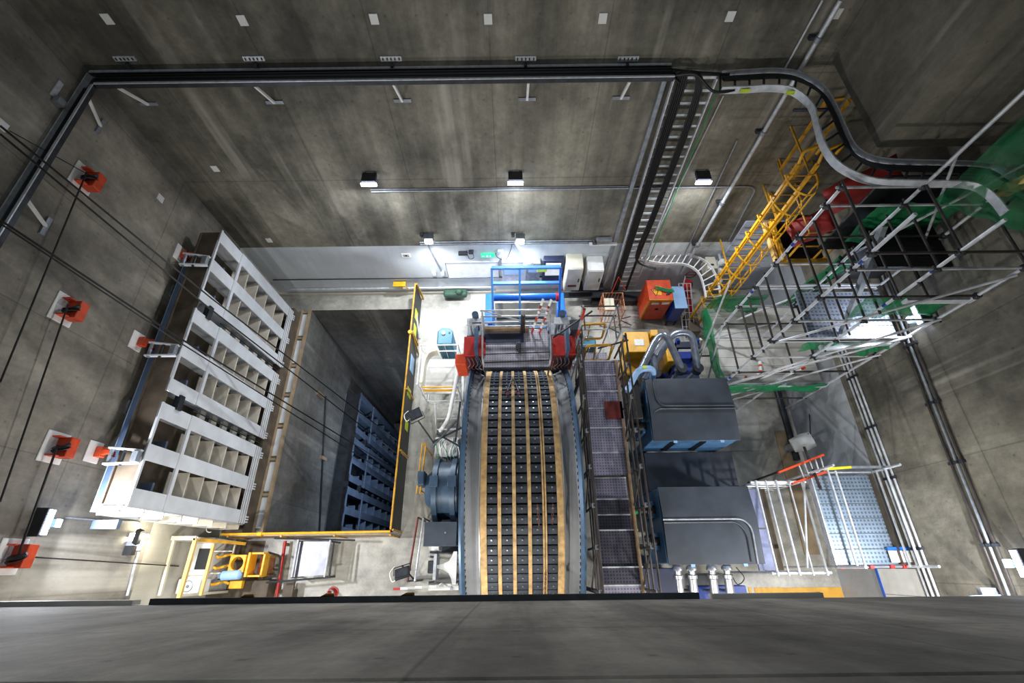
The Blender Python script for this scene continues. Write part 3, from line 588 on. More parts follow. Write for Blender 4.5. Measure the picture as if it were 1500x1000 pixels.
rope([PU[1] + Vector((0, 0, .1)), px(0, 735, XL + .25)], .016, 'thin rope from the second orange pulley to the frame edge')
rope([PU[2] + Vector((0, 0, .1)), PU[3]], .02, 'rope between the two nearest orange pulleys')
rope([PU[3] + Vector((0, 0, -.1)), pz(262, 829, 1.5)], .013, 'thin level rope from the nearest orange pulley to the white equipment')
rope([PU[0], px(82, 250, XL + .2) + Vector((0, 0, .9))], .01, 'short thin rope above the farthest orange pulley')

# ================================================================ yellow guard round the shaft
t = thing('guard_rail', 'yellow-railed guard with black panels along the right side of the shaft', 'guard', (-3.55, 5, 0))
gx = -3.52; PNL = []
MB().tube([(gx, 1.0, 1.1), (gx, 9.28, 1.1)], .03, 8).build('top_rail', 'yellow_dull', t)
for k, (a, b) in enumerate(((1.0, 3.2), (3.25, 5.2), (5.25, 7.3), (7.35, 9.25))):
    pnl = MB().box((gx + .01, a, .03), (gx + .04, b, 1.07)).build('panel', 'black', t, smooth=False); PNL.append(pnl)
    MB().bar((gx + .05, a, 1.07), (gx + .05, a, .0), .05, .05, (0, 1, 0)).build('post', 'yellow_dull', t)
MB().bar((gx + .05, 9.27, 1.1), (gx + .1, 9.3, 0), .06, .06, (0, 1, 0)).build('post', 'yellow_dull', t); MB().bar((gx + .05, 7.3, 1.05), (gx + .12, 6.9, .02), .05, .04, (0, 1, 0)).build('strut', 'yellow_dull', t)
MB().bar((gx + .05, 8.2, .7), (gx + .1, 7.6, .05), .06, .03, (0, 1, 0)).build('strap', 'paper', t)
for y in (7.4, 8.0): MB().box((gx + .04, y, .45), (gx + .05, y + .4, .85)).build('notice', 'hi_vis', PNL[3], 'fluorescent yellow notice')
MB().box((gx + .04, 6.0, .35), (gx + .05, 6.6, .85)).build('notice', 'pale_blue', PNL[2], 'pale blue notice'); MB().box((gx + .04, 5.1, .4), (gx + .05, 5.4, .9)).build('notice', 'hi_vis', PNL[1], 'fluorescent yellow notice'); MB().box((gx + .04, 4.0, .35), (gx + .05, 4.3, .75)).build('notice', 'hi_vis', PNL[1], 'fluorescent yellow notice')
MB().lathe((gx, 7.28, 1.12), (0, 0, 1), [(-.05, 0), (-.05, .07), (.05, .07), (.05, 0)], 12).build('clamp', 'yellow', t)
t = thing('guard_rail', 'low yellow rail guard along the near side of the shaft', 'guard', (-6.5, .92, 0))
MB().tube([(-8.3, .92, 1.1), (gx, .95, 1.1)], .032, 8).build('top_rail', 'yellow', t); MB().box((-8.2, .87, .02), (gx, .90, 1.06)).build('panel', 'tan_steel', t, smooth=False)
for x in (-8.1, -6.6, -5.1, gx): MB().bar((x, .86, 0), (x, .86, 1.1), .05, .05, (0, 1, 0)).build('post', 'yellow_dull', t)
MB().lathe((-7.2, .92, 1.1), (1, 0, 0), [(-.06, 0), (-.06, .06), (.06, .06), (.06, 0)], 10).build('clamp', 'yellow', t)

# ================================================================ the big wheel
WC = Vector((.16, 1.97, 1.34)); WR = 3.43
wh = thing('haulage_wheel', 'huge rimmed wheel with rows of black cleats between timber strips', 'wheel', tuple(WC))
n = 112; cx = .155; hw = .86                      # half width of the cleated tread
def ring(prof, name, m, lab=None, seg=96):
    MB().lathe((cx, WC.y, WC.z), (1, 0, 0), prof + [prof[0]], seg).build(name, m, wh, lab)
ring([(-.90, WR - .12), (.90, WR - .12), (.90, WR - .25), (-.90, WR - .25)], 'tread_drum', 'cleat_dark')
# timber strips
stripw = .105; xs6 = [-.83, -.485, -.165, .165, .485, .83]
for i, x in enumerate(xs6):
    w_ = .07 if i in (0, 5) else .038
    if i == 4:
        for dx in (-.026, .026): ring([(x + dx - .018, WR - .13), (x + dx - .018, WR + .01), (x + dx + .018, WR + .01), (x + dx + .018, WR - .13)], 'timber_strip', 'timber')
    else: ring([(x - w_, WR - .13), (x - w_, WR + .01), (x + w_, WR + .01), (x + w_, WR - .13)], 'timber_strip', 'timber')
cols = [(-.66), (-.325), 0.0, .325, (.66)]
N = 100
for xc in cols:
    b = MB(); bo = MB(); hwid = .125
    for k in range(N):
        a = 2 * PI * k / N; 
        c_, s_ = math.cos(a), math.sin(a); e_r = Vector((0, s_, c_)); e_t = Vector((0, c_, -s_))
        o = Vector((cx + xc, WC.y, WC.z)); 
        wtan = .155 * .5
        vs = []
        for (rr, tt) in ((WR - .13, -.092), (WR - .13, .088), (WR - .035, .085), (WR - .015, .03), (WR - .015, -.088)):
            for sx in (-hwid, hwid): vs.append(o + e_r * rr + e_t * tt + Vector((sx, 0, 0)))
        b.add(vs, [(0, 2, 4, 6, 8), (1, 9, 7, 5, 3), (0, 1, 3, 2), (2, 3, 5, 4), (4, 5, 7, 6), (6, 7, 9, 8), (8, 9, 1, 0)])
        q = o + e_r * (WR - .012) + e_t * .012
        R_ = Matrix(((1, 0, 0), (0, c_, s_), (0, -s_, c_)))
        bo.cbox(q, (.032, .032, .03), R_)
    b.build('cleat_row', 'cleat', wh, smooth=False); bo.build('bolt_row', 'steel_bright', wh, smooth=False)
for s in (-1, 1):
    x0 = cx + s * .905
    def pr(L): return [(s * a, r) for a, r in L]
    ring(pr([(.905, WR + .02), (.925, WR + .02), (.925, WR - .2), (.905, WR - .2)]), 'tread_edge', 'steel_bright')
    ring(pr([(.925, WR - .06), (1.0, WR - .10), (1.20, WR - .02), (1.235, WR + .02), (1.235, WR - .4), (.925, WR - .4)]), 'side_rim', 'drum_grey')
    ring(pr([(1.235, WR + .05), (1.30, WR + .13), (1.345, WR + .13), (1.355, WR - .02), (1.355, WR - .5), (1.235, WR - .5)]), 'brake_flange', 'drum_blue')
    b = MB()
    for k in range(150):
        a = 2 * PI * k / 150; R_ = Matrix(((1, 0, 0), (0, math.cos(a), math.sin(a)), (0, -math.sin(a), math.cos(a))))
        b.cbox(Vector((cx + s * 1.245, WC.y + math.sin(a) * (WR + .03), WC.z + math.cos(a) * (WR + .03))), (.05, .06, .03), R_)
    b.build('rim_bolts', 'black', wh, smooth=False)
    MB().lathe((cx, WC.y, WC.z), (s, 0, 0), [(.2, .35), (1.0, .35), (1.0, WR - .4), (1.06, WR - .4), (1.06, .3), (1.45, .3), (1.45, 0)], 64).build('wheel_disc', 'drum_blue', wh)
# slings hanging on the wheel
def on_wheel(x, a, h=.05): return Vector((cx + x, WC.y + math.sin(a) * (WR + h), WC.z + math.cos(a) * (WR + h)))
b = MB().tube([on_wheel(-.165, .85 - .0, .06), on_wheel(-.3, .62, .05)], .012, 6).tube([on_wheel(-.165, .85, .06), on_wheel(-.03, .62, .05)], .012, 6); b.build('wire_sling', 'steel_bright', None, 'two-legged wire sling lying on the top of the wheel', 'sling')
for x, a, l in ((-.3, .59, 'small dark shackle on the left leg of the wire sling'), (-.03, .59, 'small dark shackle on the right leg of the wire sling')):
    c = on_wheel(x, a, .05); MB().tube([c + Vector((.05 * math.cos(i * PI / 5), .06 * math.sin(i * PI / 5), .0)) for i in range(10)], .016, 5, closed=True).build('shackle', 'red_shackle', None, l, 'shackle')
def chain_on(x0, a0, x1, a1, n_, lab):
    b = MB()
    for k in range(n_):
        f_ = (k + .5) / n_; c = on_wheel(x0 + (x1 - x0) * f_, a0 + (a1 - a0) * f_, .05); s_ = .05
        b.tube([c + Vector(((.02 if k % 2 else .006) * math.cos(i * PI / 4), s_ * .55 * math.sin(i * PI / 4), .012 * (k % 2))) for i in range(8)], .006, 4, closed=True)
    b.build('loose_chain', 'rust', None, lab, 'chain')
chain_on(.33, -.22, .36, -.36, 8, 'short rusty chain on the fourth column of cleats'); chain_on(.66, -.22, .64, -.34, 7, 'short rusty chain on the right column of cleats'); chain_on(.485, -.62, .47, -.86, 14, 'rusty chain on the timber strip near the foot of the wheel')
# ================================================================ tube-and-rail helpers
def hoop_rail(name, lab, cat, base, posts, z0, hs, r=.024, m='tube', group=None, closed=False):
    """posts at points, rails at heights hs between consecutive posts"""
    t = thing(name, lab, cat, base, group); P = [Vector(p) for p in posts]
    for p in P: MB().tube([p, p + Vector((0, 0, max(hs) + .04))], r, 7).build('post', m, t)
    for h in hs:
        for i in range(len(P) - (0 if closed else 1)):
            a, b = P[i], P[(i + 1) % len(P)]; MB().tube([a + Vector((0, 0, h)), b + Vector((0, 0, h))], r * .9, 7).build('rail', m, t)
    return t
# ================================================================ blue winch frame by the back wall
bf = thing('winch_frame', 'bright blue steel winch frame standing by the back wall behind the wheel', 'winch', (.4, 7.6, 0))
x0, x1 = -.62, 1.50
for x in (x0 - .18, x1 + .18): MB().box((x - .13, 6.4, 0), (x + .13, 8.6, 1.45)).box((x - .17, 6.3, 0), (x + .17, 6.7, 1.1)).box((x - .15, 7.3, 1.45), (x + .15, 7.8, 1.62)).build('side_frame', 'bright_blue', bf, bevel=.02)
for x in (x0, (x0 + x1) / 2 - .2, x1):
    MB().bar((x, 8.25, 3.45), (x, 6.6, 1.35), .07, .09).build('inclined_bar', 'mid_blue' if x != x1 else 'bright_blue', bf)
for y, z, w_ in ((8.25, 3.45, .09), (7.95, 3.05, .09), (7.0, 1.9, .06), (6.75, 1.55, .06)): MB().bar((x0, y, z), (x1, y, z), w_, w_).build('cross_bar', 'mid_blue', bf)
MB().tube([(x0, 7.75, 2.55), (x1, 7.75, 2.55)], .12, 16).build('roller', 'bright_blue', bf)
MB().prism([(x0 + .06, 7.66, 2.36), (x1 - .06, 7.66, 2.36), (x1 - .06, 6.6, 1.10), (x0 + .06, 6.6, 1.10)], (0, .03, -.03)).build('sloping_cover', 'cream', bf)
MB().tube([(x0 + .1, 7.3, 1.98), (x1 - .4, 7.3, 1.98)], .04, 8).build('guide_rod', 'dark_steel', bf)
MB().box((x0 + .03, 6.35, .15), (x1 - .03, 6.6, 1.0)).build('front_beam', 'deep_blue', bf, bevel=.02)
MB().lathe((.44, 7.5, .9), (1, 0, 0), [(-.95, 0), (-.95, .55), (-.9, .55), (-.9, .4), (.9, .4), (.9, .55), (.95, .55), (.95, 0)], 32).build('drum', 'sheet_grey', bf)
MB().box((x0 - .3, 6.2, 0), (x1 + .3, 8.7, .06)).build('base_plate', 'deep_blue', bf)
MB().lathe((x1 - .06, 7.7, 2.6), (1, 0, 0), [(-.05, 0), (-.05, .14), (.05, .14), (.05, 0)], 14).build('hand_wheel', 'red', bf); MB().cbox((.95, 8.36, 3.2), (.3, .03, .26)).build('notice', 'hi_vis', bf, 'small yellow notice')
MB().cbox((1.2, 6.9, 1.9), (.22, .2, .22)).build('control_box', 'deep_blue', bf, bevel=.02)
# cabinets along the back wall
for a, b, zt, m_, lab in ((1.86, 2.42, 2.35, 'cream', 'cream wall cabinet by the back wall, left of two, beside the blue frame'), (2.58, 3.14, 2.2, 'white', 'white wall cabinet by the back wall, right of two, beside the cable ladder')):
    t = thing('electric_cabinet', lab, 'cabinet', ((a + b) / 2, 9.3, .9), 'pair of pale cabinets on the back wall')
    MB().box((a, 9.0, .95), (b, YB - .002, zt)).build('body', m_, t, bevel=.02); MB().box((a + .03, 8.97, 1.0), (b - .03, 9.0, zt - .04)).build('door', 'sheet_grey', t, bevel=.008)
    dr = t.children[-1]
    MB().box((b - .12, 8.95, 1.55), (b - .08, 8.97, 1.75)).build('handle', 'dark_steel', dr)
    if a < 2: MB().box((a + .12, 8.955, 1.25), (a + .42, 8.97, 1.36)).build('label_plate', 'brown_red', dr)
for a, b, z0, z1, m_, l in ((-.35, .5, .9, 2.2, 'galv', 'pale grey switchboard behind the blue frame, left one'), (.5, 1.0, 1.0, 2.1, 'galv_dull', 'grey switchboard behind the blue frame, middle one'), (1.1, 1.8, .8, 2.25, 'navy', 'dark blue switchboard behind the blue frame, beside the cream cabinet')):
    t = thing('switchboard', l, 'switchboard', ((a + b) / 2, YB, z0)); MB().box((a, YB - .22, z0), (b, YB, z1)).build('body', m_, t, bevel=.015)
    bd = t.children[-1]
    MB().box((a + .08, YB - .24, z0 + .6), (b - .1, YB - .22, z1 - .15)).build('panel', 'paper' if m_ == 'navy' else 'pale_blue', bd)
q = py(774, 384, 9.1); t = thing('cable_reel', 'white hose reel hanging on a curved arm behind the blue frame', 'reel', (q.x, 9.1, q.z - .2))
MB().tube(smooth_path([(q.x - .45, YB, q.z + .45), (q.x - .3, 9.3, q.z + .5), (q.x - .05, 9.15, q.z + .35), (q.x, 9.1, q.z + .1)], 5), .035, 8).build('arm', 'white', t); MB().lathe(q, (0, .3, 1), [(-.2, 0), (-.2, .12), (-.1, .17), (.08, .17), (.14, .1), (.14, 0)], 18).build('reel', 'white', t)
b = MB().box((2.2, 9.2, .55), (3.4, YB, .68)).box((1.9, 8.95, .5), (3.4, 9.15, .6)); b.build('pipe_duct', 'dark_steel', None, 'dark low duct running under the pale cabinets', 'duct', bevel=.02)
MB().box((3.0, 8.9, .02), (5.0, 9.35, .3)).build('pipe_duct', 'black', None, 'black floor duct between cable ladder and red box', 'duct', bevel=.03)

# ================================================================ access platform over the wheel
ap = thing('access_platform', 'scaffold platform with metal deck just behind the top of the wheel', 'platform', (.1, 5.1, 0))
dx0, dx1, dy0, dy1, dz = -.76, .95, 4.66, 5.74, 4.08
MB().box((dx0, dy0, dz - .05), (dx1, dy1 - .0, dz)).build('deck', 'grating', ap, smooth=False)
MB().box((dx0, dy1 - .02, dz), (dx0 + 1.2, dy1 + .03, dz + .16)).build('toe_board', 'wood', ap); MB().box((dx0, dy1 - .36, dz), (.3, dy1 - .1, dz + .03)).build('blue_plank', 'navy', ap)
MB().box((dx0, dy0 - .05, dz - .09), (dx1, dy0, dz + .01)).build('edge_beam', 'dark_steel', ap)
for x in (dx0, dx1):
    for y in (dy0 + .05, dy1): MB().tube([(x, y, 0), (x, y, dz + (1.1 if y > 5 else .55))], .026, 7).build('standard', 'tube', ap)
for z in (dz + 1.08, dz + .78, dz + .48, dz + .25): MB().tube([(dx0 - .05, dy1, z), (dx1 + .05, dy1, z + .01)], .022, 7).build('rail', 'tube', ap)
MB().tube([(dx0 - .3, dy1 + .03, dz + .4), (dx1 - .2, dy1 + .03, dz + .42)], .02, 7).build('rail', 'tube_dark', ap)
MB().tube([(dx0, dy1 + .02, dz + 1.05), (dx0 + 1.25, dy1 + .02, dz + .35)], .022, 7).build('brace', 'tube', ap)
for y, h in ((4.75, .12), (4.95, .2)): MB().tube([(dx0 - .05, y, dz + h), (dx1 + .05, y + .05, dz + h)], .018, 7).build('rail', 'tube_dark', ap)
for x in (dx0, dx1): MB().tube([(x, dy0, dz + .52), (x, dy1, dz + .9)], .022, 7).build('side_rail', 'tube', ap)
for x in (.24, .30): MB().tube([(x, dy1 - .05, dz - .1), (x, dy1 - .05, dz + .9)], .03, 7).build('hanger', 'tube_dark', ap)
MB().cbox((.15, 5.25, dz + .06), (.14, .2, .12)).cbox((.17, 5.1, dz + .05), (.08, .12, .1)).build('work_glove', 'dark_steel', None, 'dark lump of rigging lying on the wheel platform deck', 'rigging', bevel=.03)
MB().tube([(dx1 + .05, dy0 + .4, dz + .9), (2.0, dy1, dz + 1.0)], .025, 7).build('scaffold_tube', 'tube_dark', None, 'dark scaffold tube reaching from the wheel platform towards the red-striped post', 'tube')
def striped_ladder(name, lab, A, B, side, w, n, m1='ladder_red', m2='white', r=.03):
    t = thing(name, lab, 'ladder', tuple(A)); A = Vector(A); B = Vector(B); sd = Vector(side).normalized() * w / 2
    for s in (-1, 1):
        k = 6
        for i in range(k):
            p, q = A.lerp(B, i / k) + sd * s, A.lerp(B, (i + 1) / k) + sd * s; MB().bar(p, q, .055, .03).build('stile', m1 if i % 2 == 0 else m2, t)
    for i in range(n):
        p = A.lerp(B, (i + .5) / n); MB().tube([p - sd, p + sd], .016, 6).build('rung', 'galv', t)
    return t
striped_ladder('ladder', 'orange and white ladder leaning on the wheel platform', (.62, 5.66, 4.09), (.86, 5.9, 5.4), (1, -.1, 0), .2, 6)
# red-brown motor housings on both sides of the platform
for x0_, x1_, l in ((-1.28, -.74, 'dark red brake housing left of the wheel platform'), (1.08, 1.64, 'dark red brake housing right of the wheel platform')):
    t = thing('brake_housing', l, 'housing', ((x0_ + x1_) / 2, 5.25, 0), 'dark red brake housings behind the wheel')
    MB().box((x0_, 5.56, 0), (x1_, 5.8, 3.7)).build('stand', 'dark_steel', t); MB().box((x0_, 5.02, 3.0), (x1_, 5.5, 4.05)).build('body', 'brown_red', t, bevel=.02); MB().box((x0_ - .02, 5.0, 4.05), (x1_ + .02, 5.56, 4.11)).build('lid', 'red', t, bevel=.01)
    MB().box(((x0_ + x1_) / 2 + .02, 4.98, 2.9), ((x0_ + x1_) / 2 + .1, 5.6, 4.5)).build('web_plate', 'drum_blue', t)
    b = MB()
    for k in range(4):
        xx = x0_ + .08 + .1 * k; b.tube(smooth_path([(xx, 4.99, 3.95), (xx + .05, 4.93, 3.7), (xx - .04, 4.95, 3.4), (xx + .03, 4.98, 3.2)], 4), .012, 5)
    b.build('hydraulic_hoses', 'steel_bright', t)
    t2 = thing('hydraulic_unit', l.replace('dark red brake housing', 'blue-grey hydraulic cylinder group'), 'hydraulics', ((x0_ + x1_) / 2, 5.9, 0), 'hydraulic groups behind the brake housings')
    xc = (x0_ + x1_) / 2
    MB().box((xc - .25, 5.84, 0), (xc + .25, 6.25, 3.4)).build('column', 'motor_blue', t2); MB().box((xc - .28, 5.84, 3.4), (xc + .3, 6.3, 3.46)).build('top_plate', 'galv_dull', t2)
    for k in range(3): MB().tube([(xc - .15 + .15 * k, 5.95, 3.46), (xc - .15 + .15 * k, 5.95, 4.1)], .045, 10).build('cylinder', 'galv', t2)
    MB().tube([(xc, 6.15, 3.46), (xc, 6.15, 4.3)], .09, 14).build('accumulator', 'motor_blue', t2); MB().cbox((xc, 5.98, 4.15), (.45, .2, .06)).build('manifold', 'galv', t2)
MB().box((-1.6, 5.02, 2.6), (-1.28, 5.35, 3.5)).build('orange_cover', 'orange', None, 'orange machine cover left of the left brake housing', 'cover', bevel=.03)
MB().box((1.52, 5.6, 4.3), (1.82, 5.9, 4.36)).box((1.55, 5.62, 3.9), (1.8, 5.66, 4.3)).build('junction_box', 'slate', None, 'slate-coloured box by the red-striped post right of the platform', 'box')
# teal tank, second teal tank
def tank(x, y, w, d, h, lab, m='teal'):
    t = thing('oil_tank', lab, 'tank', (x, y, 0)); P = [(x - w / 2, y - d / 2), (x + w / 2, y - d / 2), (x + w / 2, y + d / 3), (x + w / 4, y + d / 2), (x - w / 4, y + d / 2), (x - w / 2, y + d / 3)]
    MB().prism([(a, b, 0) for a, b in P], (0, 0, h)).build('body', m, t, bevel=.04); MB().lathe((x - .05, y + .1, h), (0, 0, 1), [(0, .06), (.05, .06), (.05, 0)], 12).build('filler_cap', 'white', t); MB().tube([(x, y - d / 2 - .02, 0), (x, y - d / 2 - .02, h)], .012, 6).build('sight_glass', 'white', t)
    MB().cbox((x + w * .28, y + d * .2, h + .01), (.05, .05, .02)).build('vent', 'dark_steel', t)
tank(-2.28, 7.0, .52, .62, 1.35, 'tall teal oil tank on the floor left of the blue frame'); tank(2.62, 6.95, .5, .45, .9, 'small pale teal tank at the far end of the elevated walkway', 'teal')

# ================================================================ white mobile scaffold tower left of the wheel
t = thing('mobile_tower', 'small white mobile scaffold tower with grey deck left of the wheel', 'scaffold tower', (-2.3, 5.5, 0))
a0, a1, b0, b1 = -2.88, -1.72, 4.95, 6.25
MB().box((a0 + .05, b0 + .05, 1.18), (a1 - .05, b1 - .05, 1.24)).build('deck', 'sheet_grey', t, smooth=False)
for x in (a0, a1):
    for y in (b0, b1): MB().tube([(x, y, .1), (x, y, 2.25)], .03, 7).build('standard', 'white', t); MB().lathe((x, y, .09), (1, 0, 0), [(-.03, 0), (-.03, .09), (.03, .09), (.03, 0)], 12).build('castor', 'white', t)
for z in (2.2, 1.75, .35, .7):
    for (p_, q_) in (((a0, b0), (a0, b1)), ((a1, b0), (a1, b1)), ((a0, b1), (a1, b1)), ((a0, b0), (a1, b0))):
        if z > 1.5 and p_[1] == b0 and q_[1] == b0: continue
        MB().tube([(*p_, z), (*q_, z)], .022, 7).build('rail', 'white', t)
for z in (1.62, 1.95): MB().tube([(a0 + .1, b0, z), (a1, b0, z)], .026, 7).build('safety_bar', 'yellow', t, 'yellow safety bar')
MB().prism([(a0 + .08, b0, 1.55), (a1, b0, 1.55), (a1, b0, 1.70), (a0 + .08, b0, 1.70)], (0, .02, 0)).build('toe_board', 'yellow', t, 'yellow toe board')
MB().prism(smooth_path([(a0 + .04, b0 + .1, 2.1), (a0 + .08, b1 - .3, 2.1), (a0 + .25, b1 - .1, 2.1), (a0 + .5, b1 - .08, 2.05)], 4) + smooth_path([(a0 + .5, b1 - .12, 2.05), (a0 + .3, b1 - .2, 2.1), (a0 + .16, b1 - .5, 2.1), (a0 + .13, b0 + .1, 2.1)], 4), (0, 0, -.35)).build('dust_sheet', 'cream', t)
for k in range(3): MB().tube([(a0 + .35, b0 - .2 - k * .33, .55 - .12 * k), (a1 - .05, b0 - .2 - k * .33, .55 - .12 * k)], .022, 7).build('step_rung', 'white', t)
for x in (a0 + .3, a1 - .02): MB().tube([(x, b0, .7), (x, b0 - .95, .05)], .024, 7).build('step_stile', 'white', t)
MB().tube(smooth_path([(-1.62, 5.6, 2.3), (-1.7, 5.0, 2.3), (-1.85, 4.5, 1.9), (-2.0, 4.1, 1.5), (-2.3, 3.85, 1.0)], 5), .06, 10).build('wrapped_hose', 'white', None, 'thick white wrapped hose hanging from the mobile tower', 'hose')
# black work light on a tripod
def worklight(q, aim, lab, stalk=None, on=False):
    t = thing('work_light', lab, 'work light', (q[0], q[1], 0)); q = Vector(q)
    R_ = Vector(aim).normalized().to_track_quat('Z', 'Y').to_matrix()
    MB().cbox(q, (.38, .30, .07), R_).build('housing', 'black', t, bevel=.01); MB().cbox(q + R_ @ Vector((0, 0, .04)), (.32, .24, .01), R_).build('glass', 'dark_steel', t)
    MB().tube([q + R_ @ Vector((-.22, 0, 0)), q + R_ @ Vector((-.22, -.22, 0)), q + R_ @ Vector((.22, -.22, 0)), q + R_ @ Vector((.22, 0, 0))], .015, 6).build('yoke', 'black', t)
    if stalk: MB().tube([q + R_ @ Vector((0, -.22, 0)), stalk], .025, 7).build('stalk', 'black', t)
    MB().tube(smooth_path([q + Vector((-.1, -.1, 0)), q + Vector((-.25, -.2, -.05)), q + Vector((-.35, 0, -.1)), q + Vector((-.25, .15, -.15))], 5), .012, 6).build('lead', 'white', t)
worklight((-2.95, 4.15, 1.8), (.05, -.1, 1), 'black work light on an arm beside the guard rail, left of the wheel', (-2.35, 3.3, 1.4))
worklight((-2.95, -.1, 1.7), (-.2, .7, 1), 'black work light on a stalk near the lower frame edge', (-2.95, -.3, 0))

# ================================================================ motor drum left of the wheel
t = thing('brake_motor', 'blue-grey round motor beside the left flange of the wheel', 'motor', (-1.95, 2.0, 0))
c = Vector((-1.6, 2.05, 1.15)); R1 = .86
MB().lathe(c, (-1, 0, 0), [(0, 0), (0, R1 - .1), (.12, R1 - .1), (.12, R1 - .05), (.68, R1 - .05), (.72, R1 - .25), (.95, R1 - .45), (.95, 0)], 40).build('casing', 'motor_blue', t)
csg = t.children[-1]
for xo in (.05, .55): MB().lathe(c, (-1, 0, 0), [(xo, R1 - .08), (xo, R1 + .06), (xo + .14, R1 + .06), (xo + .14, R1 - .08)], 12).build('casing_band', 'motor_blue', csg)
for xo in (.12, .62): MB().cbox(c + Vector((-xo, .1, R1 + .02)), (.24, .3, .12)).build('band_lug', 'motor_blue', csg, bevel=.01)
MB().cbox(c + Vector((-1.05, .25, .35)), (.2, .4, .5)).build('terminal_box', 'motor_blue', t, bevel=.03)
MB().box((-2.5, 1.2, 0), (-1.6, 3.0, .35)).build('base', 'dark_steel', t, bevel=.02)
t = thing('cover_plate', 'flat slate-blue cover plate in front of the round motor', 'cover', (-1.98, .85, .3)); MB().box((-2.42, .52, 1.85), (-1.55, 1.12, 1.9)).build('plate', 'slate', t, bevel=.01); MB().box((-2.4, .56, .3), (-1.57, 1.1, 1.85)).build('box', 'slate', t, bevel=.02); MB().cbox((-1.85, .85, 1.91), (.04, .04, .02)).build('lifting_eye', 'steel_bright', t)
MB().box((-2.5, .4, 0), (-1.5, 1.2, .3)).build('plinth', 'slate', None, 'low plinth under the slate-blue cover plate', 'plinth')
# white machine stand near the lower frame edge
t = thing('machine_stand', 'white steel stand with curved cut-out below the slate cover plate', 'stand', (-2.1, -.1, 0))
pts = [(-2.05, .35, .9), (-1.75, .35, .9), (-1.68, -.35, .9), (-1.78, -.4, .9)] + [(-2.28 + .42 * math.cos(a) + .1, -.02 + .0 + .42 * math.sin(a) - .02, .9) for a in [(-.9 + .3 * i) for i in range(0)]]
prof = [(-1.72, .42), (-1.62, .42), (-1.62, -.4), (-1.72, -.4), (-1.76, -.25), (-1.84, -.12), (-2.0, -.03), (-2.16, 0.0), (-2.16, .08), (-2.0, .11), (-1.84, .18), (-1.76, .3)]
MB().prism([(a, b, .95) for a, b in prof], (0, 0, .06)).build('top_plate', 'white', t); MB().box((-2.24, -.28, .6), (-2.16, .36, 1.15)).build('bracket', 'galv', t)
MB().box((-2.42, -.12, .4), (-2.26, .2, 1.0)).build('coupling', 'dark_steel', t, bevel=.03); MB().box((-2.45, .45, .2), (-2.15, .75, .9)).build('block', 'white', t, bevel=.02)
for x, y in ((-2.4, -.35), (-1.66, -.35), (-1.66, .4), (-2.4, .3)): MB().tube([(x, y, 0), (x, y, .95)], .03, 7).build('leg', 'galv_dull', t)
MB().box((-2.45, -.55, .3), (-1.6, -.42, .5)).box((-2.45, -.42, .4), (-1.6, -.38, .52)).build('cross_beam', 'white', t); MB().tube([(-2.2, -.46, .55), (-2.03, -.36, .9), (-1.86, -.46, .55)], .02, 6).build('strut', 'white', t)
MB().tube([(-1.52, .45, .9), (-1.52, -.45, .9)], .025, 6).build('guide_rod', 'dark_steel', t)
# yellow post and clutter behind the motor
t = thing('yellow_rail', 'slim yellow double rail beside the round motor', 'rail', (-2.65, 2.6, 0))
for x in (-2.72, -2.62): MB().tube([(x, 3.35, 1.5), (x - .06, 1.9, 1.5)], .025, 7).build('rail', 'yellow_dull', t)
for y in (3.3, 2.0): MB().tube([(-2.68, y, 0), (-2.68, y, 1.5)], .025, 7).build('post', 'yellow_dull', t)
t = thing('cable_manifold', 'tangle of dark brackets and white hoses behind the round motor', 'hose manifold', (-2.1, 3.3, 0)); MB().box((-2.4, 3.0, 0), (-1.7, 3.6, 1.2)).build('stand', 'sheet_grey', t, bevel=.02)
random.seed(3)
for k in range(9):
    x = -2.25 + k * .07; MB().tube(smooth_path([(x, 3.55, 1.25), (x + random.uniform(-.08, .08), 3.3, 1.6), (x + random.uniform(-.1, .1), 3.05, 1.5), (x + .03, 2.85, 1.25)], 4), .014, 5).build('hose', 'white' if k % 3 else 'green', t)
for a, b in (((-2.4, 3.35, 1.6), (-1.55, 3.75, 1.7)), ((-2.45, 3.2, 1.5), (-1.7, 3.9, 1.9)), ((-2.3, 3.6, 1.6), (-1.6, 3.2, 1.7)), ((-1.75, 3.3, 1.5), (-1.6, 4.5, 1.9))): MB().bar(a, b, .05, .05).build('bracket', 'dark_steel', t)
for a, b, l, m in (((-2.75, 1.3, 1.2), (-2.9, -.3, 1.2), 'long slim dark rod left of the slate cover plate, outer one', 'brown_red'), ((-2.62, 1.3, 1.1), (-2.72, -.3, 1.1), 'long slim pale rod left of the slate cover plate, inner one', 'galv')):
    t = thing('guide_rod', l, 'rod', (a[0], 0, 0)); MB().tube([a, b], .03, 8).build('rod', m, t)
    for p in (a, b): MB().tube([p, (p[0], p[1], 0)], .025, 6).build('post', 'dark_steel', t)
t = thing('barrier_board', 'red and white barrier lying across the floor at the lower frame edge', 'barrier', (-2.4, -.62, 0)); 
for k in range(9): MB().cbox((-3.3 + k * .2, -.50 + k * .012, .6), (.2, .06, .1)).build('stripe', 'white' if k % 2 else ('red' if k == 0 else 'sheet_grey'), t)
for x in (-3.3, -1.8): MB().box((x - .03, -.54, 0), (x + .03, -.48, .56)).build('foot', 'galv_dull', t)

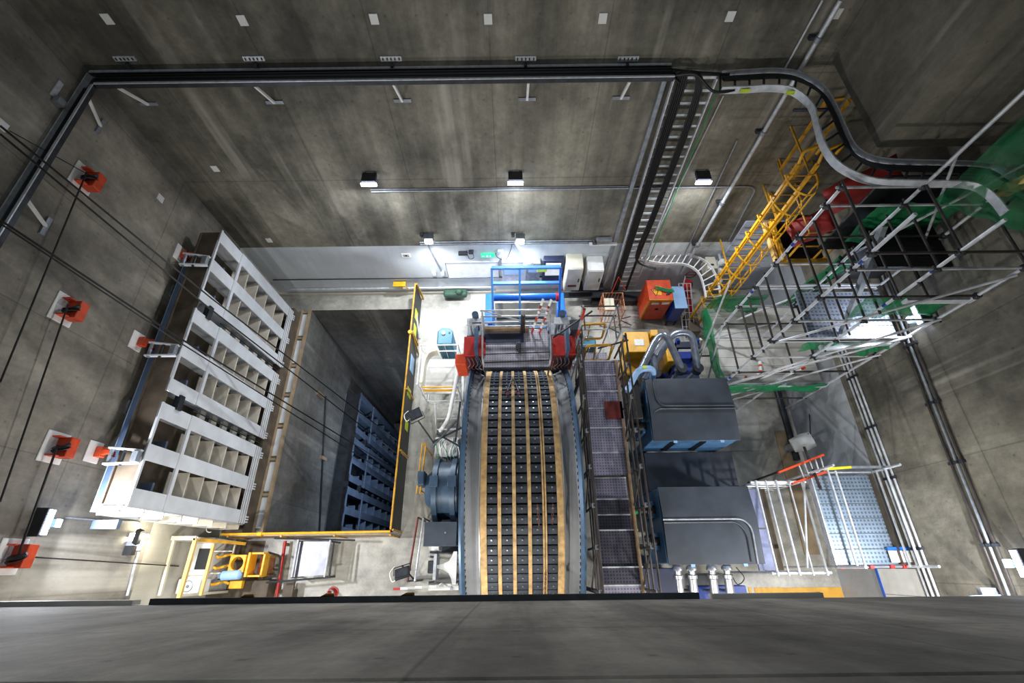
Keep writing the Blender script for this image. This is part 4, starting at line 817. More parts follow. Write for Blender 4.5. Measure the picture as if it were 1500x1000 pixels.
# ================================================================ walkway right of the wheel
wx0, wx1, wz = 1.87, 2.78, 3.9
t = thing('walkway', 'long elevated metal walkway with grated treads right of the wheel', 'walkway', (2.3, 2.0, 0))
ys_ = [-.9, -.35, .0, .75, 1.1, 1.45, 1.95, 2.5, 3.1, 3.6, 4.05, 4.5, 4.9]
zz = [.0, .0, -.05, -.3, -.3, -.35, -.05, .0, .0, .02, .02, .02]
for i in range(len(ys_) - 1):
    mm = 'grating_mid' if i not in (1, 2, 3, 4) else 'grating_dark'
    MB().box((wx0, ys_[i], wz + zz[i] - .04), (wx1, ys_[i + 1] - .02, wz + zz[i])).build('deck_panel', mm, t, smooth=False)
    MB().box((wx0, ys_[i + 1] - .03, wz + zz[i] - .06), (wx1, ys_[i + 1] - .0, wz + zz[i] + .012)).build('nosing', 'galv', t, smooth=False)
for x in (wx0 - .05, wx1 - .06): MB().box((x - .03, -.9, wz - .22), (x + .03, 4.9, wz + .04)).build('stringer', 'tube_dark' if x < 2 else 'wood', t)
for x in (wx0 - .05, wx1 + .05):
    for y in (-.5, 2.1, 4.6): MB().tube([(x, y, 0), (x, y, wz - .2)], .05, 8).build('support_post', 'dark_steel', t)
MB().box((wx0 - .1, -.62, wz - .1), (wx1 + .1, -.56, wz)).build('end_beam', 'galv_dull', t)
MB().box((2.3, 3.3, wz + .025), (2.75, 3.75, wz + .04)).build('rag', 'brown_red', None, 'dark red rag lying on the elevated walkway', 'rag')
for side, lab in ((-1, 'scaffold handrail along the wheel side of the elevated walkway'), (1, 'scaffold handrail along the machine side of the elevated walkway')):
    x = wx0 - .20 if side < 0 else wx1 + .0; xt = x 
    t = thing('handrail', lab, 'handrail', (x, 2, wz))
    ys2 = [-.45, .35, 1.15, 1.95, 2.75, 3.55, 4.35, 5.1]
    for y in ys2:
        MB().tube([(x, y, wz - .3), (x, y, wz + 1.05)], .026, 7).build('post', 'tube_dark', t)
        MB().cbox((x, y, wz + .98), (.09, .09, .07)).build('coupler', 'galv_dull', t)
    for h in (1.0, .55, .2): MB().tube([(x + .03, -.62, wz + h), (x + .03, 5.2, wz + h)], .025, 7).build('rail', 'tube_dark', t)
    for i in range(0, 7, 2): MB().tube([(x - .03, ys2[i], wz - .1), (x - .03, ys2[i + 1], wz + .95)], .02, 6).build('brace', 'tube_dark', t)
# gate frame at the far end with a red and white post
t = thing('striped_post', 'red and white striped post at the far left corner of the walkway', 'post', (1.7, 5.5, 0))
for k in range(8):
    MB().tube([(1.72, 5.5, 1.6 + k * .5), (1.72, 5.5, 2.1 + k * .5)], .035, 8).build('stripe', 'ladder_red' if k % 2 else 'tube', t)
MB().tube([(1.72, 5.5, 0), (1.72, 5.5, 1.6)], .035, 8).build('foot', 'tube', t)
t = thing('stair_tower', 'scaffold stair tower at the far end of the elevated walkway', 'scaffold', (2.3, 5.8, 0))
for (x, y) in ((1.85, 5.35), (2.75, 5.35), (1.85, 6.1), (2.75, 6.1)): MB().tube([(x, y, 0), (x, y, 4.75)], .025, 7).build('standard', 'tube', t)
for z in (4.7, 4.2, 3.4, 2.4, 1.4):
    for p_, q_ in (((1.85, 5.35), (1.85, 6.1)), ((2.75, 5.35), (2.75, 6.1)), ((1.8, 6.1), (2.8, 6.1))): MB().tube([(*p_, z), (*q_, z)], .02, 6).build('ledger', 'tube_dark' if z > 4 else 'tube', t)
MB().tube([(2.75, 5.35, 4.6), (2.75, 6.1, 3.5)], .02, 6).build('brace', 'tube_dark', t); MB().tube([(2.9, 5.1, 4.7), (2.45, 5.6, 3.2)], .025, 6).build('brace', 'tube_dark', t)
for k in range(6): MB().box((1.95, 5.2 + k * .14, 3.3 - k * .42), (2.65, 5.4 + k * .14, 3.33 - k * .42)).build('tread', 'grating', t)
for (yy, z_, l) in ((6.0, 3.0, 'yellow swing gate frame at the walkway end, farther one'), (5.05, 3.55, 'yellow swing gate frame at the walkway end, nearer one')):
    t = thing('safety_gate', l, 'safety gate', (2.3, yy, z_ - .2), 'yellow swing gates at the walkway end')
    P = rounded([(1.92, yy, z_), (2.62, yy, z_ + .02), (2.7, yy + .32, z_ + .35), (2.0, yy + .3, z_ + .33), (1.92, yy, z_)], .08, 3)
    MB().tube(P, .035, 8).build('frame', 'yellow_dull', t); MB().tube([(2.2, yy + .01, z_), (2.25, yy + .3, z_ + .34)], .02, 6).build('mid_bar', 'yellow_dull', t)
# yellow tank
t = thing('fuel_tank', 'big yellow tank with white label left of the blue pipes', 'tank', (4.1, 6.3, 0))
MB().box((3.65, 6.15, 1.0), (4.45, 6.9, 1.7)).build('top_box', 'yellow', t, bevel=.03); MB().box((3.6, 5.6, .1), (4.4, 6.3, 1.1)).build('body', 'yellow_dull', t, bevel=.12); MB().cbox((4.1, 6.5, 1.71), (.3, .22, .01)).build('label', 'paper', t); MB().box((3.55, 5.7, 0), (4.4, 6.6, .1)).build('skid', 'dark_steel', t)
MB().cbox((4.62, 6.8, .9), (.24, .24, 1.8)).build('yellow_post', 'yellow', None, 'short yellow post right of the yellow tank', 'post', bevel=.03)
# ================================================================ copper-coloured cage, red box, blue box
t = thing('wire_cage', 'copper-coloured wire cage basket on legs left of the red box', 'cage', (3.6, 8.4, 0))
ca, cb, cc, cd = 3.25, 3.95, 8.05, 8.75
for z in (.25, .7, 1.15):
    MB().tube([(ca, cc, z), (cb, cc, z), (cb, cd, z), (ca, cd, z)], .018, 6, closed=True).build('ring', 'copper', t)
for k in range(7):
    x = ca + (cb - ca) * k / 6
    MB().tube([(x, cc, .25), (x, cc, 1.15)], .01, 5).tube([(x, cd, .25), (x, cd, 1.15)], .01, 5).build('wire', 'copper', t)
    y = cc + (cd - cc) * k / 6; MB().tube([(ca, y, .25), (ca, y, 1.15)], .01, 5).tube([(cb, y, .25), (cb, y, 1.15)], .01, 5).build('wire', 'copper', t)
MB().box((ca + .05, cc + .1, .95), (ca + .4, cd - .1, .97)).build('cardboard', 'cream', t, bevel=.01)
for x in (ca, cb):
    for y in (cc, cd): MB().tube([(x, y, 0), (x, y, 1.15)], .022, 6).build('leg', 'copper', t)
MB().tube([(ca + .3, cd, 1.15), (ca + .45, cd + .25, 1.8), (cb + .1, cd + .1, 1.2)], .018, 6).build('handle', 'orange', t, 'orange handle'); MB().tube([(cb, cc, .4), (cb + .45, cc - .05, .1)], .02, 6).tube([(cb, cc, .5), (cb + .4, cc + .2, .3)], .02, 6).build('prop', 'rust', t)
t = thing('gas_cabinet', 'bright red-orange box with warning triangle and green rope on top', 'box', (5.15, 8.65, 0))
MB().box((4.72, 8.22, .12), (5.56, 9.02, 1.55)).build('body', 'orange', t, bevel=.02)
for a in (4.78, 5.4): MB().box((a, 8.3, 0), (a + .1, 8.95, .12)).build('skid', 'dark_steel', t)
MB().box((4.72, 8.205, 1.46), (5.56, 8.22, 1.55)).box((4.72, 8.205, .12), (4.78, 8.22, 1.5)).build('trim', 'yellow', t); 
for a in (4.86, 5.22): MB().box((a, 8.2, 1.22), (a + .26, 8.22, 1.34)).build('notice', 'cream', t)
MB().box((5.1, 8.19, .85), (5.2, 8.22, .92)).build('latch', 'black', t)
tri = [(4.82, 8.62), (5.12, 8.62), (4.97, 8.34)]
MB().prism([(a, b, 1.552) for a, b in tri], (0, 0, .006)).build('warning_border', 'black', t)
MB().prism([(4.85, 8.602, 1.56), (5.09, 8.602, 1.56), (4.97, 8.38, 1.56)], (0, 0, .004)).build('warning_triangle', 'yellow', t); b = MB()
for k in range(3): b.cbox((4.91 + k * .06, 8.56, 1.567), (.035, .05, .004))
b.build('warning_mark', 'black', t); MB().prism([(5.0, 8.42, 1.552), (5.16, 8.38, 1.552), (5.22, 8.72, 1.552), (5.02, 8.78, 1.552)], (0, 0, .006)).build('yellow_sticker', 'yellow', t)
b = MB(); random.seed(5)
for k in range(9):
    y = 8.58 + random.uniform(-.05, .07); b.tube(smooth_path([(4.98 + random.uniform(-.05, .1), y + .08, 1.59 + k * .008), (5.2, y, 1.6 + k * .008), (5.4, y - .06, 1.59 + k * .008), (5.6, y - .05 + random.uniform(-.04, .04), 1.57 + .005 * k)], 4), .016, 5)
b.build('rope_bundle', 'green', None, 'bundle of bright green rope lying on the red box', 'rope')
MB().cbox((5.4, 8.42, 1.58), (.16, .06, .05), Matrix.Rotation(.5, 3, 'Z')).build('padlock', 'dark_steel', None, 'small dark padlock lying on top of the red box', 'padlock', bevel=.01)
t = thing('transformer_box', 'blue metal box with pale top standing behind the red box', 'box', (5.95, 8.4, 0)); MB().box((5.66, 8.05, .25), (6.05, 8.85, 1.25)).build('body', 'deep_blue', t, bevel=.02); MB().box((5.66, 8.0, 1.25), (6.1, 8.9, 1.3)).build('lid', 'pale_blue', t, bevel=.01); MB().tube([(5.7, 8.05, 0), (5.7, 8.05, .3)], .03, 6).tube([(6.0, 8.05, 0), (6.0, 8.05, .3)], .03, 6).tube([(5.7, 8.8, 0), (5.7, 8.8, .3)], .03, 6).tube([(6.0, 8.8, 0), (6.0, 8.8, .3)], .03, 6).build('legs', 'black', t)
# wire mesh fence next to it
t = thing('mesh_panel', 'leaning steel wire mesh panel between blue box and yellow ladder', 'mesh panel', (6.2, 8.0, 0))
A, B = Vector((5.9, 8.95, 1.4)), Vector((6.25, 7.35, .05)); 
for k in range(9):
    f_ = k / 8; MB().tube([A.lerp(B, f_), A.lerp(B, f_) + Vector((.42, .0, 0))], .01, 5).build('wire', 'galv', t)
for dx in (0, .14, .28, .42): MB().tube([A + Vector((dx, 0, 0)), B + Vector((dx, 0, 0))], .012 if dx in (.14, .28) else .02, 5).build('upright', 'galv', t)
# red valve
t = thing('water_valve', 'red pipe valve with hand wheel low by the back wall', 'valve', (6.35, 9.0, 0))
MB().tube(rounded([(6.35, 9.25, 0), (6.35, 9.25, .9), (6.55, 8.5, .5), (6.6, 8.2, .1)], .15), .09, 12).build('pipe', 'red', t); MB().lathe((6.35, 9.1, 1.0), (0, .5, 1), [(-.2, 0), (-.2, .16), (-.1, .2), (.1, .2), (.2, .14), (.2, 0)], 18).build('body', 'red', t)
MB().tube([Vector((6.42, 9.35, 1.35)) + Vector((.18 * math.cos(i * PI / 8), .0, .18 * math.sin(i * PI / 8))) for i in range(16)], .018, 6, closed=True).build('hand_wheel', 'red_shackle', t); MB().tube([(6.24, 9.35, 1.35), (6.6, 9.35, 1.35)], .014, 5).build('spoke', 'red_shackle', t)
MB().tube([(6.15, 9.2, 1.5), (6.05, 8.2, .1)], .02, 6).build('steel_prop', 'galv', None, 'pale slanting rod beside the red valve', 'rod')
MB().box((6.35, 7.5, 0), (6.75, 8.3, .5)).build('wooden_crate', 'gate_brown', None, 'brown crate on the floor beneath the yellow ladder', 'crate', bevel=.02)
for k, (x, y, z, r, l) in enumerate(((7.15, 9.2, 2.3, .13, 'round white pipe cap near the bent white cable ladder, highest one'), (7.2, 9.1, 1.95, .12, 'round white pipe cap near the bent white cable ladder, middle one'), (7.25, 8.95, 1.55, .13, 'round white pipe cap near the bent white cable ladder, lowest one'))):
    t = thing('vent_cowl', l, 'vent', (x, y, z), 'white pipe caps by the yellow ladder'); MB().lathe((x, y, z), (.2, -.3, 1), [(-.12, 0), (-.12, r * .8), (0, r), (.1, r * .7), (.13, 0)], 16).build('cap', 'white', t); MB().tube([(x, y, z - .1), (x, YB, z - .1)], .05, 8).build('pipe', 'galv', t)
t = thing('electric_cabinet', 'cream control box with dark slots beside the bent white cable ladder', 'cabinet', (6.9, 9.3, 1.7)); MB().cbox((6.85, 9.3, 1.9), (.34, .5, .5)).build('body', 'cream', t, bevel=.02); MB().cbox((6.84, 9.2, 2.16), (.12, .06, .02)).build('slot', 'black', t)
# ================================================================ louvred doors on the back wall at right
t = thing('louvre_door', 'tall pale lilac louvred door panel on the back wall behind the yellow ladder', 'door panel', (8.2, 9.55, .2))
a, b = 7.3, 8.9
MB().box((a, YB - .05, .15), (b, YB - .002, 3.9)).build('panel', 'louvre', t)
for k in range(12): MB().box((a + .04, YB - .07, .35 + k * .3), (b - .04, YB - .05, .37 + k * .3)).build('louvre_slat', 'galv_dull', t)
for x in (a + .4, a + .8): MB().box((x, YB - .08, .2), (x + .03, YB - .05, 3.85)).build('mullion', 'galv_dull', t)
# ================================================================ yellow caged ladder
t = thing('caged_ladder', 'tall yellow caged ladder climbing to the high platform', 'ladder', (6.55, 8.0, 0))
lx0, lx1, ly, lzt = 6.42, 6.86, 8.0, 7.6
for x in (lx0, lx1): MB().bar((x, ly, .1), (x, ly, lzt), .07, .07, (0, 1, 0)).build('stile', 'yellow', t)
for k in range(24): MB().tube([(lx0, ly, .35 + k * .3), (lx1, ly, .35 + k * .3)], .014, 5).build('rung', 'yellow_dull', t)
for k in range(9):
    z = 2.0 + k * .66; c = Vector(((lx0 + lx1) / 2, ly, z)); P = [c + Vector((.36 * math.cos(a_), .62 * math.sin(a_), 0)) for a_ in [PI + PI * i / 12 for i in range(13)]]
    P = [Vector((lx0, ly, z))] + [p_ for p_ in P] + [Vector((lx1, ly, z))]
    MB().strip(P, .012, .05).build('cage_hoop', 'yellow', t)
for a_ in (PI * 1.12, PI * 1.35, PI * 1.65, PI * 1.88):
    c = Vector(((lx0 + lx1) / 2 + .36 * math.cos(a_), ly + .62 * math.sin(a_), 0)); MB().bar(c + Vector((0, 0, 2.0)), c + Vector((0, 0, 7.3)), .04, .012, (0, 1, 0)).build('cage_strap', 'yellow', t)
for z in (3.0, 7.3):
    for x in (lx1,): MB().bar((x, ly, z), (x, YB, z), .04, .04).build('wall_arm', 'yellow_dull', t)
for x in (lx0, lx1): MB().tube(rounded([(x, ly, lzt), (x, ly + .1, lzt + .25), (x + .5, ly + .3, lzt + .3), (x + .5, ly + .3, lzt)], .1), .035, 7).build('grab_rail', 'yellow', t)
# high landing
t = thing('landing', 'dark grated landing with yellow edge and rails beside the caged ladder', 'platform', (7.5, 7.6, 4.7))
A = [pz(1117, 325, 4.9), pz(1175, 325, 4.9), pz(1200, 372, 4.9), pz(1146, 382, 4.9)]
nz = 5.2; nx0, nx1, ny0, ny1 = pz(1150, 382, nz).x, pz(1205, 372, nz).x, pz(1150, 382, nz).y, pz(1128, 325, nz).y
MB().box((nx0, ny0, nz - .06), (nx1, ny1, nz)).build('deck', 'grate_black', t, smooth=False)
MB().box((nx0 - .1, ny0 - .02, nz - .14), (nx0 - .02, ny1, nz + .12)).box((nx0 - .02, ny0 - .1, nz - .1), (nx1, ny0 - .02, nz + .12)).build('edge_beam', 'yellow_dull', t); MB().box((nx0 - .22, ny0 - .02, nz - .14), (nx0 - .15, ny1, nz + .0)).build('edge_beam', 'yellow_pale', t)
for (x, y) in ((nx0, ny0), (nx0, ny1 - .1), (nx1 - .1, ny0), (nx0 + .7, ny0)): MB().tube([(x, y, nz), (x, y, nz + 1.15)], .028, 7).build('post', 'yellow_dull', t)
for h in (1.12, .6): MB().tube([(nx1 - .1, ny0, nz + h), (nx0, ny0, nz + h), (nx0, ny1 - .1, nz + h)], .026, 7).build('rail', 'yellow_dull', t)
MB().bar((nx0 + .3, ny1 - .1, nz - .14), (nx0 + .3, YB, nz - .14), .08, .1).build('wall_bracket', 'yellow_dull', t)
MB().cbox(((nx0 + nx1) / 2 + .1, ny1 - .25, nz + .2), (.5, .3, .4)).build('equipment_case', 'black', None, 'black equipment case on the high landing', 'case', bevel=.03)
# upper yellow rails on the wall by the ladder top
t = thing('wall_rail', 'yellow guard rail frame on the wall above the landing', 'rail', (7.4, 9.4, 5.6))
for (x, z0) in ((7.1, 6.2), (7.6, 5.9)): MB().bar((x, 9.3, z0), (x, 9.3, 8.2), .06, .06, (0, 1, 0)).build('post', 'yellow_dull', t); MB().bar((x, 9.3, 8.2), (x + .35, 9.3, 8.25), .06, .06).build('arm', 'yellow_dull', t); MB().bar((x, 9.3, z0 + .1), (x, YB, z0 + .1), .05, .05).build('wall_arm', 'yellow_dull', t)
for z in (5.4, 6.2): MB().tube([(7.1, 8.9, z), (8.0, 8.9, z + .02), (8.0, YB, z + .02)], .024, 6).tube([(7.1, 8.9, z), (7.1, YB, z)], .024, 6).build('rail', 'yellow_dull', t)

# ================================================================ two slate-topped machines
def machine(name, lab, x0, x1, y0, y1, zb, zt, fold, flip):
    t = thing(name, lab, 'machine', ((x0 + x1) / 2, (y0 + y1) / 2, 0)); ym = y0 + (y1 - y0) * fold
    MB().box((x0, y0 + .03, zb), (x1, y1 - .03, zt - .12)).build('body', 'machine_blue', t, bevel=.02)
    dz_ = .14
    MB().prism([(x0 + .02, y0, zt - .12), (x0 + .02, y1, zt - .12), (x0 + .02, y1, zt - dz_ * .9 + .02), (x0 + .02, ym, zt), (x0 + .02, y0, zt - dz_ * .9 + .02)], (x1 - x0, 0, 0)).build('lid', 'slate', t, bevel=.012)
    ld = t.children[-1]
    # raised drip channel along the fold, turning down one side
    xs_ = x0 + .3 if flip else x1 - .3
    if flip: P = [(x1, ym, zt + .02), (x0 + .35, ym, zt + .02), (x0 + .22, ym + .2, zt), (x0 + .26, y1, zt - .10)]; Q = [(x1, ym - .08, zt + .01), (x0 + .2, ym - .08, zt + .01), (x0 + .02, ym - .3, zt - .1), (x0 - .03, ym - .35, zt - .3)]
    else: P = [(x0, ym, zt + .02), (x1 - .35, ym, zt + .02), (x1 - .16, ym - .2, zt), (x1 - .16, y0, zt - .1)]; Q = [(x0 + .02, ym - .07, zt + .01), (x1 - .5, ym - .07, zt + .01), (x1 - .3, ym - .3, zt - .02), (x1 - .3, y0 + .05, zt - .09)]
    for R__ in (P, Q): MB().tube(rounded(R__, .18), .022, 7).build('drip_channel', 'galv_dull' if R__ is P and not flip else 'slate', ld)
    for k in range(2): MB().cbox((x0 + .6 + k * 1.25, y0 - .02, zt - .12), (.1, .06, .03)).build('lifting_lug', 'pale_blue', ld)
    for k in range(2):
        for j in range(3): MB().box((x0 + .55 + k * .8 + j * .06, y0 + .0, zb + .2), (x0 + .58 + k * .8 + j * .06, y0 + .03, zt - .3)).build('vent_slot', 'black', t)
    # fittings on the left side
    for yy in (y0 + (y1 - y0) * .3, y0 + (y1 - y0) * .72):
        MB().lathe((x0, yy, (zb + zt) / 2 + .1), (-1, 0, 0), [(0, .17), (.2, .17), (.2, .12), (.36, .12), (.36, 0)], 16).build('side_port', 'black', t); MB().box((x0 - .12, yy - .2, zb), (x0, yy + .2, zt - .5)).build('side_bracket', 'machine_blue', t, bevel=.02)
    for yy in (y0 + .5, y0 + 1.1): MB().lathe((x1, yy, zt - .45), (1, 0, 0), [(0, .14), (.1, .14), (.1, .05), (.16, .05), (.16, 0)], 14).build('side_cap', 'deep_blue', t)
    for x in (x0 + .12, x1 - .12):
        for y in (y0 + .15, y1 - .15): MB().box((x - .1, y - .1, 0), (x + .1, y + .1, zb)).build('leg', 'machine_blue', t)
    return t
machine('hydraulic_power_unit', 'large slate-topped blue machine right of the walkway, the farther of two', 3.7, 6.02, 2.98, 4.76, 1.55, 3.02, .52, True)
machine('hydraulic_power_unit', 'large slate-topped blue machine right of the walkway, the nearer of two', 3.62, 5.92, .02, 1.80, 1.55, 3.02, .56, False)
MB().box((3.75, 1.85, 1.0), (6.3, 2.95, 1.7)).build('equipment_housing', 'slate', None, 'low dark slate housing between the two slate-topped machines', 'housing', bevel=.02)
MB().box((3.3, -.75, .0), (4.3, -.05, 1.6)).build('equipment_housing', 'navy', None, 'dark low housing below the near slate-topped machine', 'housing', bevel=.02)
MB().box((3.25, 3.6, 1.9), (3.55, 4.75, 2.9)).box((3.3, 3.7, 0), (3.5, 3.9, 1.9)).box((3.3, 4.4, 0), (3.5, 4.6, 1.9)).build('terminal_box', 'black', None, 'black terminal housing on the left flank of the farther machine', 'box', bevel=.03)
t = thing('pipe_guard', 'pale rounded guard with yellow stickers at the corner of the farther machine', 'guard', (3.6, 4.9, 0)); MB().tube(rounded([(3.15, 4.35, 3.0), (3.55, 5.0, 3.05), (4.0, 5.05, 3.0), (4.05, 4.85, 2.6)], .2), .09, 10).build('body', 'pale_blue', t); MB().cbox((3.7, 5.02, 3.16), (.1, .08, .02)).build('sticker', 'hi_vis', t); MB().tube([(3.6, 5.0, 3.0), (3.6, 5.0, 0)], .05, 8).build('post', 'galv_dull', t)
for (y, z, l) in ((1.35, 2.2, 'small green valve tag on the left flank of the nearer machine, farther one'), (.45, 2.0, 'small green valve tag on the left flank of the nearer machine, nearer one')):
    t = thing('valve', l, 'valve', (3.2, y, z)); MB().cbox((3.3, y, z), (.6, .12, .12)).build('body', 'dark_steel', t, bevel=.02); MB().cbox((3.12, y - .1, z + .1), (.2, .12, .02), Matrix.Rotation(.4, 3, 'Z')).build('tag', 'sign_green', t); MB().tube([(3.2, y, z), (3.2, y, 0)], .03, 6).build('stem', 'galv_dull', t)
# wrapped pipes behind the farther machine
def wrapped(pts, r, lab):
    t = thing('wrapped_pipe', lab, 'pipe', tuple(Vector(pts[-1]) * 1.0), 'silver wrapped pipes behind the farther machine'); MB().tube(rounded(pts, .3, 6), r, 14).build('pipe', 'silver_wrap', t)
    e = Vector(pts[-1]); MB().lathe(e, (0, 0, 1), [(-.2, 0), (-.2, .12), (-.14, .16), (-.08, .1), (.02, .1), (.06, .15), (.1, .15), (.1, 0)], 16).build('flange', 'dark_steel', t)
    MB().tube([e + Vector((0, 0, -.2)), (e.x, e.y, 0)], .06, 10).build('riser', 'galv_dull', t)
wrapped([pz(932, 556, 2.6), pz(962, 495, 2.9), pz(975, 488, 3.1), pz(998, 540, 2.75)], .105, 'thick silver wrapped pipe loop, left of two, behind the farther machine')
wrapped([pz(945, 556, 2.4), pz(985, 487, 2.7), pz(1014, 487, 2.7), pz(1022, 540, 2.4)], .105, 'thick silver wrapped pipe loop, right of two, behind the farther machine')
wrapped([pz(940, 552, 2.2), pz(952, 518, 2.5), pz(957, 522, 2.6), pz(960, 547, 2.5)], .1, 'short silver wrapped pipe behind the farther machine')
for i_, (a, b) in enumerate((((938, 540), (965, 505)), ((945, 548), (975, 510)))): MB().tube([pz(*a, 2.3), pz(*b, 2.5)], .05, 8).build('steel_pipe', 'galv', None, ('thin silver pipe beside the wrapped loops, outer one', 'thin silver pipe beside the wrapped loops, inner one')[i_], 'pipe')
# blue pump with yellow body between the pipes
t = thing('pump_motor', 'deep blue motor frame with yellow body inside the wrapped pipes', 'motor', (5.6, 6.0, 0))
q = pz(998, 500, 1.6)
MB().box((5.25, 5.7, .1), (6.0, 6.4, 1.2)).build('body', 'deep_blue', t, bevel=.04); MB().box((5.0, 5.9, .5), (5.3, 6.5, 1.5)).build('cowl', 'yellow', t, bevel=.04)
for x in (5.3, 5.92): MB().bar((x, 5.4, .2), (x, 6.5, 1.9), .1, .16).build('frame_leg', 'deep_blue', t)
MB().bar((5.2, 5.55, 1.0), (6.1, 5.55, 1.0), .14, .14).build('cross_beam', 'navy', t); MB().bar((5.25, 6.35, 1.75), (6.0, 6.35, 1.75), .2, .14).build('cross_beam', 'navy', t); MB().bar((6.08, 5.4, .2), (6.08, 6.55, 1.8), .05, .16).build('white_edge', 'cream', t)
MB().box((5.0, 5.2, 0), (6.2, 6.6, .1)).build('base', 'navy', t)
# short pipes below the nearer machine
for i_, (x, l) in enumerate(((4.25, 'first'), (4.62, 'second'), (5.15, 'third'), (5.55, 'fourth'))):
    t = thing('pipe_stub', 'silver flanged pipe below the nearer machine, %s from the left' % l, 'pipe', (x, -.4, 0), 'silver pipes below the nearer machine')
    MB().lathe((x, -.0, 1.6), (0, -1, -.15), [(0, 0), (0, .1), (.06, .14), (.1, .14), (.12, .09), (.2, .09), (.22, .13), (.3, .13), (.32, .1), (.8, .12), (.8, 0)], 18).build('pipe', 'steel_bright', t); MB().tube([(x, -.6, 1.45), (x, -.6, 0)], .04, 8).build('stand', 'galv_dull', t)
MB().tube(smooth_path([(5.75, -.05, 1.7), (5.95, -.3, 1.6), (5.75, -.45, 1.6), (5.62, -.25, 1.65)], 6), .012, 6).build('loose_cable', 'black_cable', None, 'thin cable loop hanging right of the silver flanged pipes', 'cable')
MB().box((4.9, -.85, .2), (6.3, -.5, .8)).build('cable_box', 'deep_blue', None, 'blue box half hidden under the silver flanged pipes', 'box', bevel=.02)
# ================================================================ scaffold below the concrete block
SC = thing('scaffold', 'large tube scaffold standing under the concrete block on the right', 'scaffold', (7.6, 5.5, 0))
X0, X1, X2 = 6.10, 7.60, 9.18; Y0, Y1 = 4.72, 6.22
def T(p_, q_, nm, m='tube', r=.026): MB().tube([p_, q_], r, 7).build(nm, m, SC)
tops = {(X0, Y0): 9.65, (X0, Y1): 8.75, (X1, Y0): 9.5, (X1, Y1): 10.6, (X2, Y0): 8.4, (X2, Y1): 8.5}
for (x, y), zt in tops.items():
    T((x, y, 0), (x, y, zt), 'standard', 'galv', .032)
levels = [8.68, 8.2, 7.26, 6.3, 5.35, 4.4, 3.4, 2.5, 1.2]
for i, z in enumerate(levels):
    for y in (Y0, Y1):
        if z > 8.4 and y == Y1: T((X0 - .1, y, z), (X1 + .5, y, z), 'ledger'); continue
        T((X0 - .1, y, z), (X2 + .1, y, z), 'ledger', 'tube' if i % 2 else 'tube_dark')
for z in (8.68, 8.2, 7.74, 7.26, 6.7, 6.3, 5.75, 5.35, 4.85, 4.4, 3.5):
    for x in (X0, X1): T((x, Y0 - .1, z + .06), (x, Y1 + .1, z + .06), 'transom', 'tube_dark')
for z in (8.2, 6.3, 4.4): T((X2, Y0 - .1, z + .06), (X2, Y1 + .1, z + .06), 'transom', 'tube_dark')
for (a, b) in (((X0, Y0 - .05, 5.3), (X2, Y0 - .05, 8.05)), ((X0, Y0 - .05, 2.5), (X2, Y0 - .05, 6.4)), ((X0 - .1, Y0 - .05, 2.4), (X2, Y0 - .05, 5.6)), ((X0, Y0 - .05, 1.1), (X2, Y0 - .05, 4.6)), ((X0, Y0 - .05, .2), (X1 + .3, Y0 - .05, 2.6)), ((X0, Y1 + .05, 3.2), (X1, Y1 + .05, 5.0)), ((X0, Y1 + .05, 2.3), (X1, Y1 + .05, 3.4)), ((X1, Y1, 6.6), (X2, Y1, 9.5)), ((X1, Y1, 9.4), (X2, Y1, 6.6)), ((X0 - .05, Y0, 1.0), (X0 - .05, Y1, 3.4)), ((X0 - .6, Y0 + .2, 1.2), (X0, Y1 + .9, 4.3))): T(a, b, 'brace', 'tube')
cc_ = 0
for (x, y), zt in tops.items():
    for z in levels[:6]:
        if z < zt: MB().cbox((x, y, z), (.11, .11, .1)).build('coupler', 'dark_steel', SC, bevel=.015)
for (x, y, z) in ((X0, Y0, 8.4), (X0, Y0, 3.0), (X0, Y0, 2.8), (X0, Y1, 7.0), (X1, Y0, 8.1), (X1, Y0, 6.9), (X0, Y1, 5.1)): MB().tube([(x, y, z), (x, y, z + .1)], .036, 8).build('blue_band', 'deep_blue', SC)
# decks and beams
for (x0_, x1_, y0_, y1_, z, m) in ((X1 - .5, X2, Y0 + .1, Y1 - .1, 5.2, 'deck_silver'), (X0 + .1, X2, Y0 + .1, Y1 + 1.2, 2.2, 'conc_like'), (X1, X2, Y0 + .8, Y1 + .4, 7.1, 'grate_black')):
    if m == 'conc_like': m = 'sheet_grey'
    n_ = int(round((y1_ - y0_) / .3)); wdt = (y1_ - y0_) / n_
    for k in range(n_): MB().box((x0_, y0_ + k * wdt, z), (x1_, y0_ + (k + 1) * wdt - .012, z + .05)).build('deck_board', m, SC, smooth=False)
for (y, z) in ((Y0 + .02, 5.25), (Y0 - .04, 2.3), (Y1, 5.25)): MB().box((X0, y - .02, z), (X2, y + .02, z + .18)).build('toe_board', 'galv', SC)
MB().box((X1 + .3, Y0 - .02, 7.0), (X2 + .1, Y0 + .04, 7.15)).build('toe_board', 'galv', SC); MB().bar((X1 + .25, Y0 + .2, 5.3), (X1 + .05, Y1, 7.6), .12, .12).build('timber_prop', 'galv_dull', SC); MB().bar((X1 - .1, Y0, 4.9), (X2, Y0 + .1, 5.0), .14, .1).build('timber_prop', 'galv', SC)
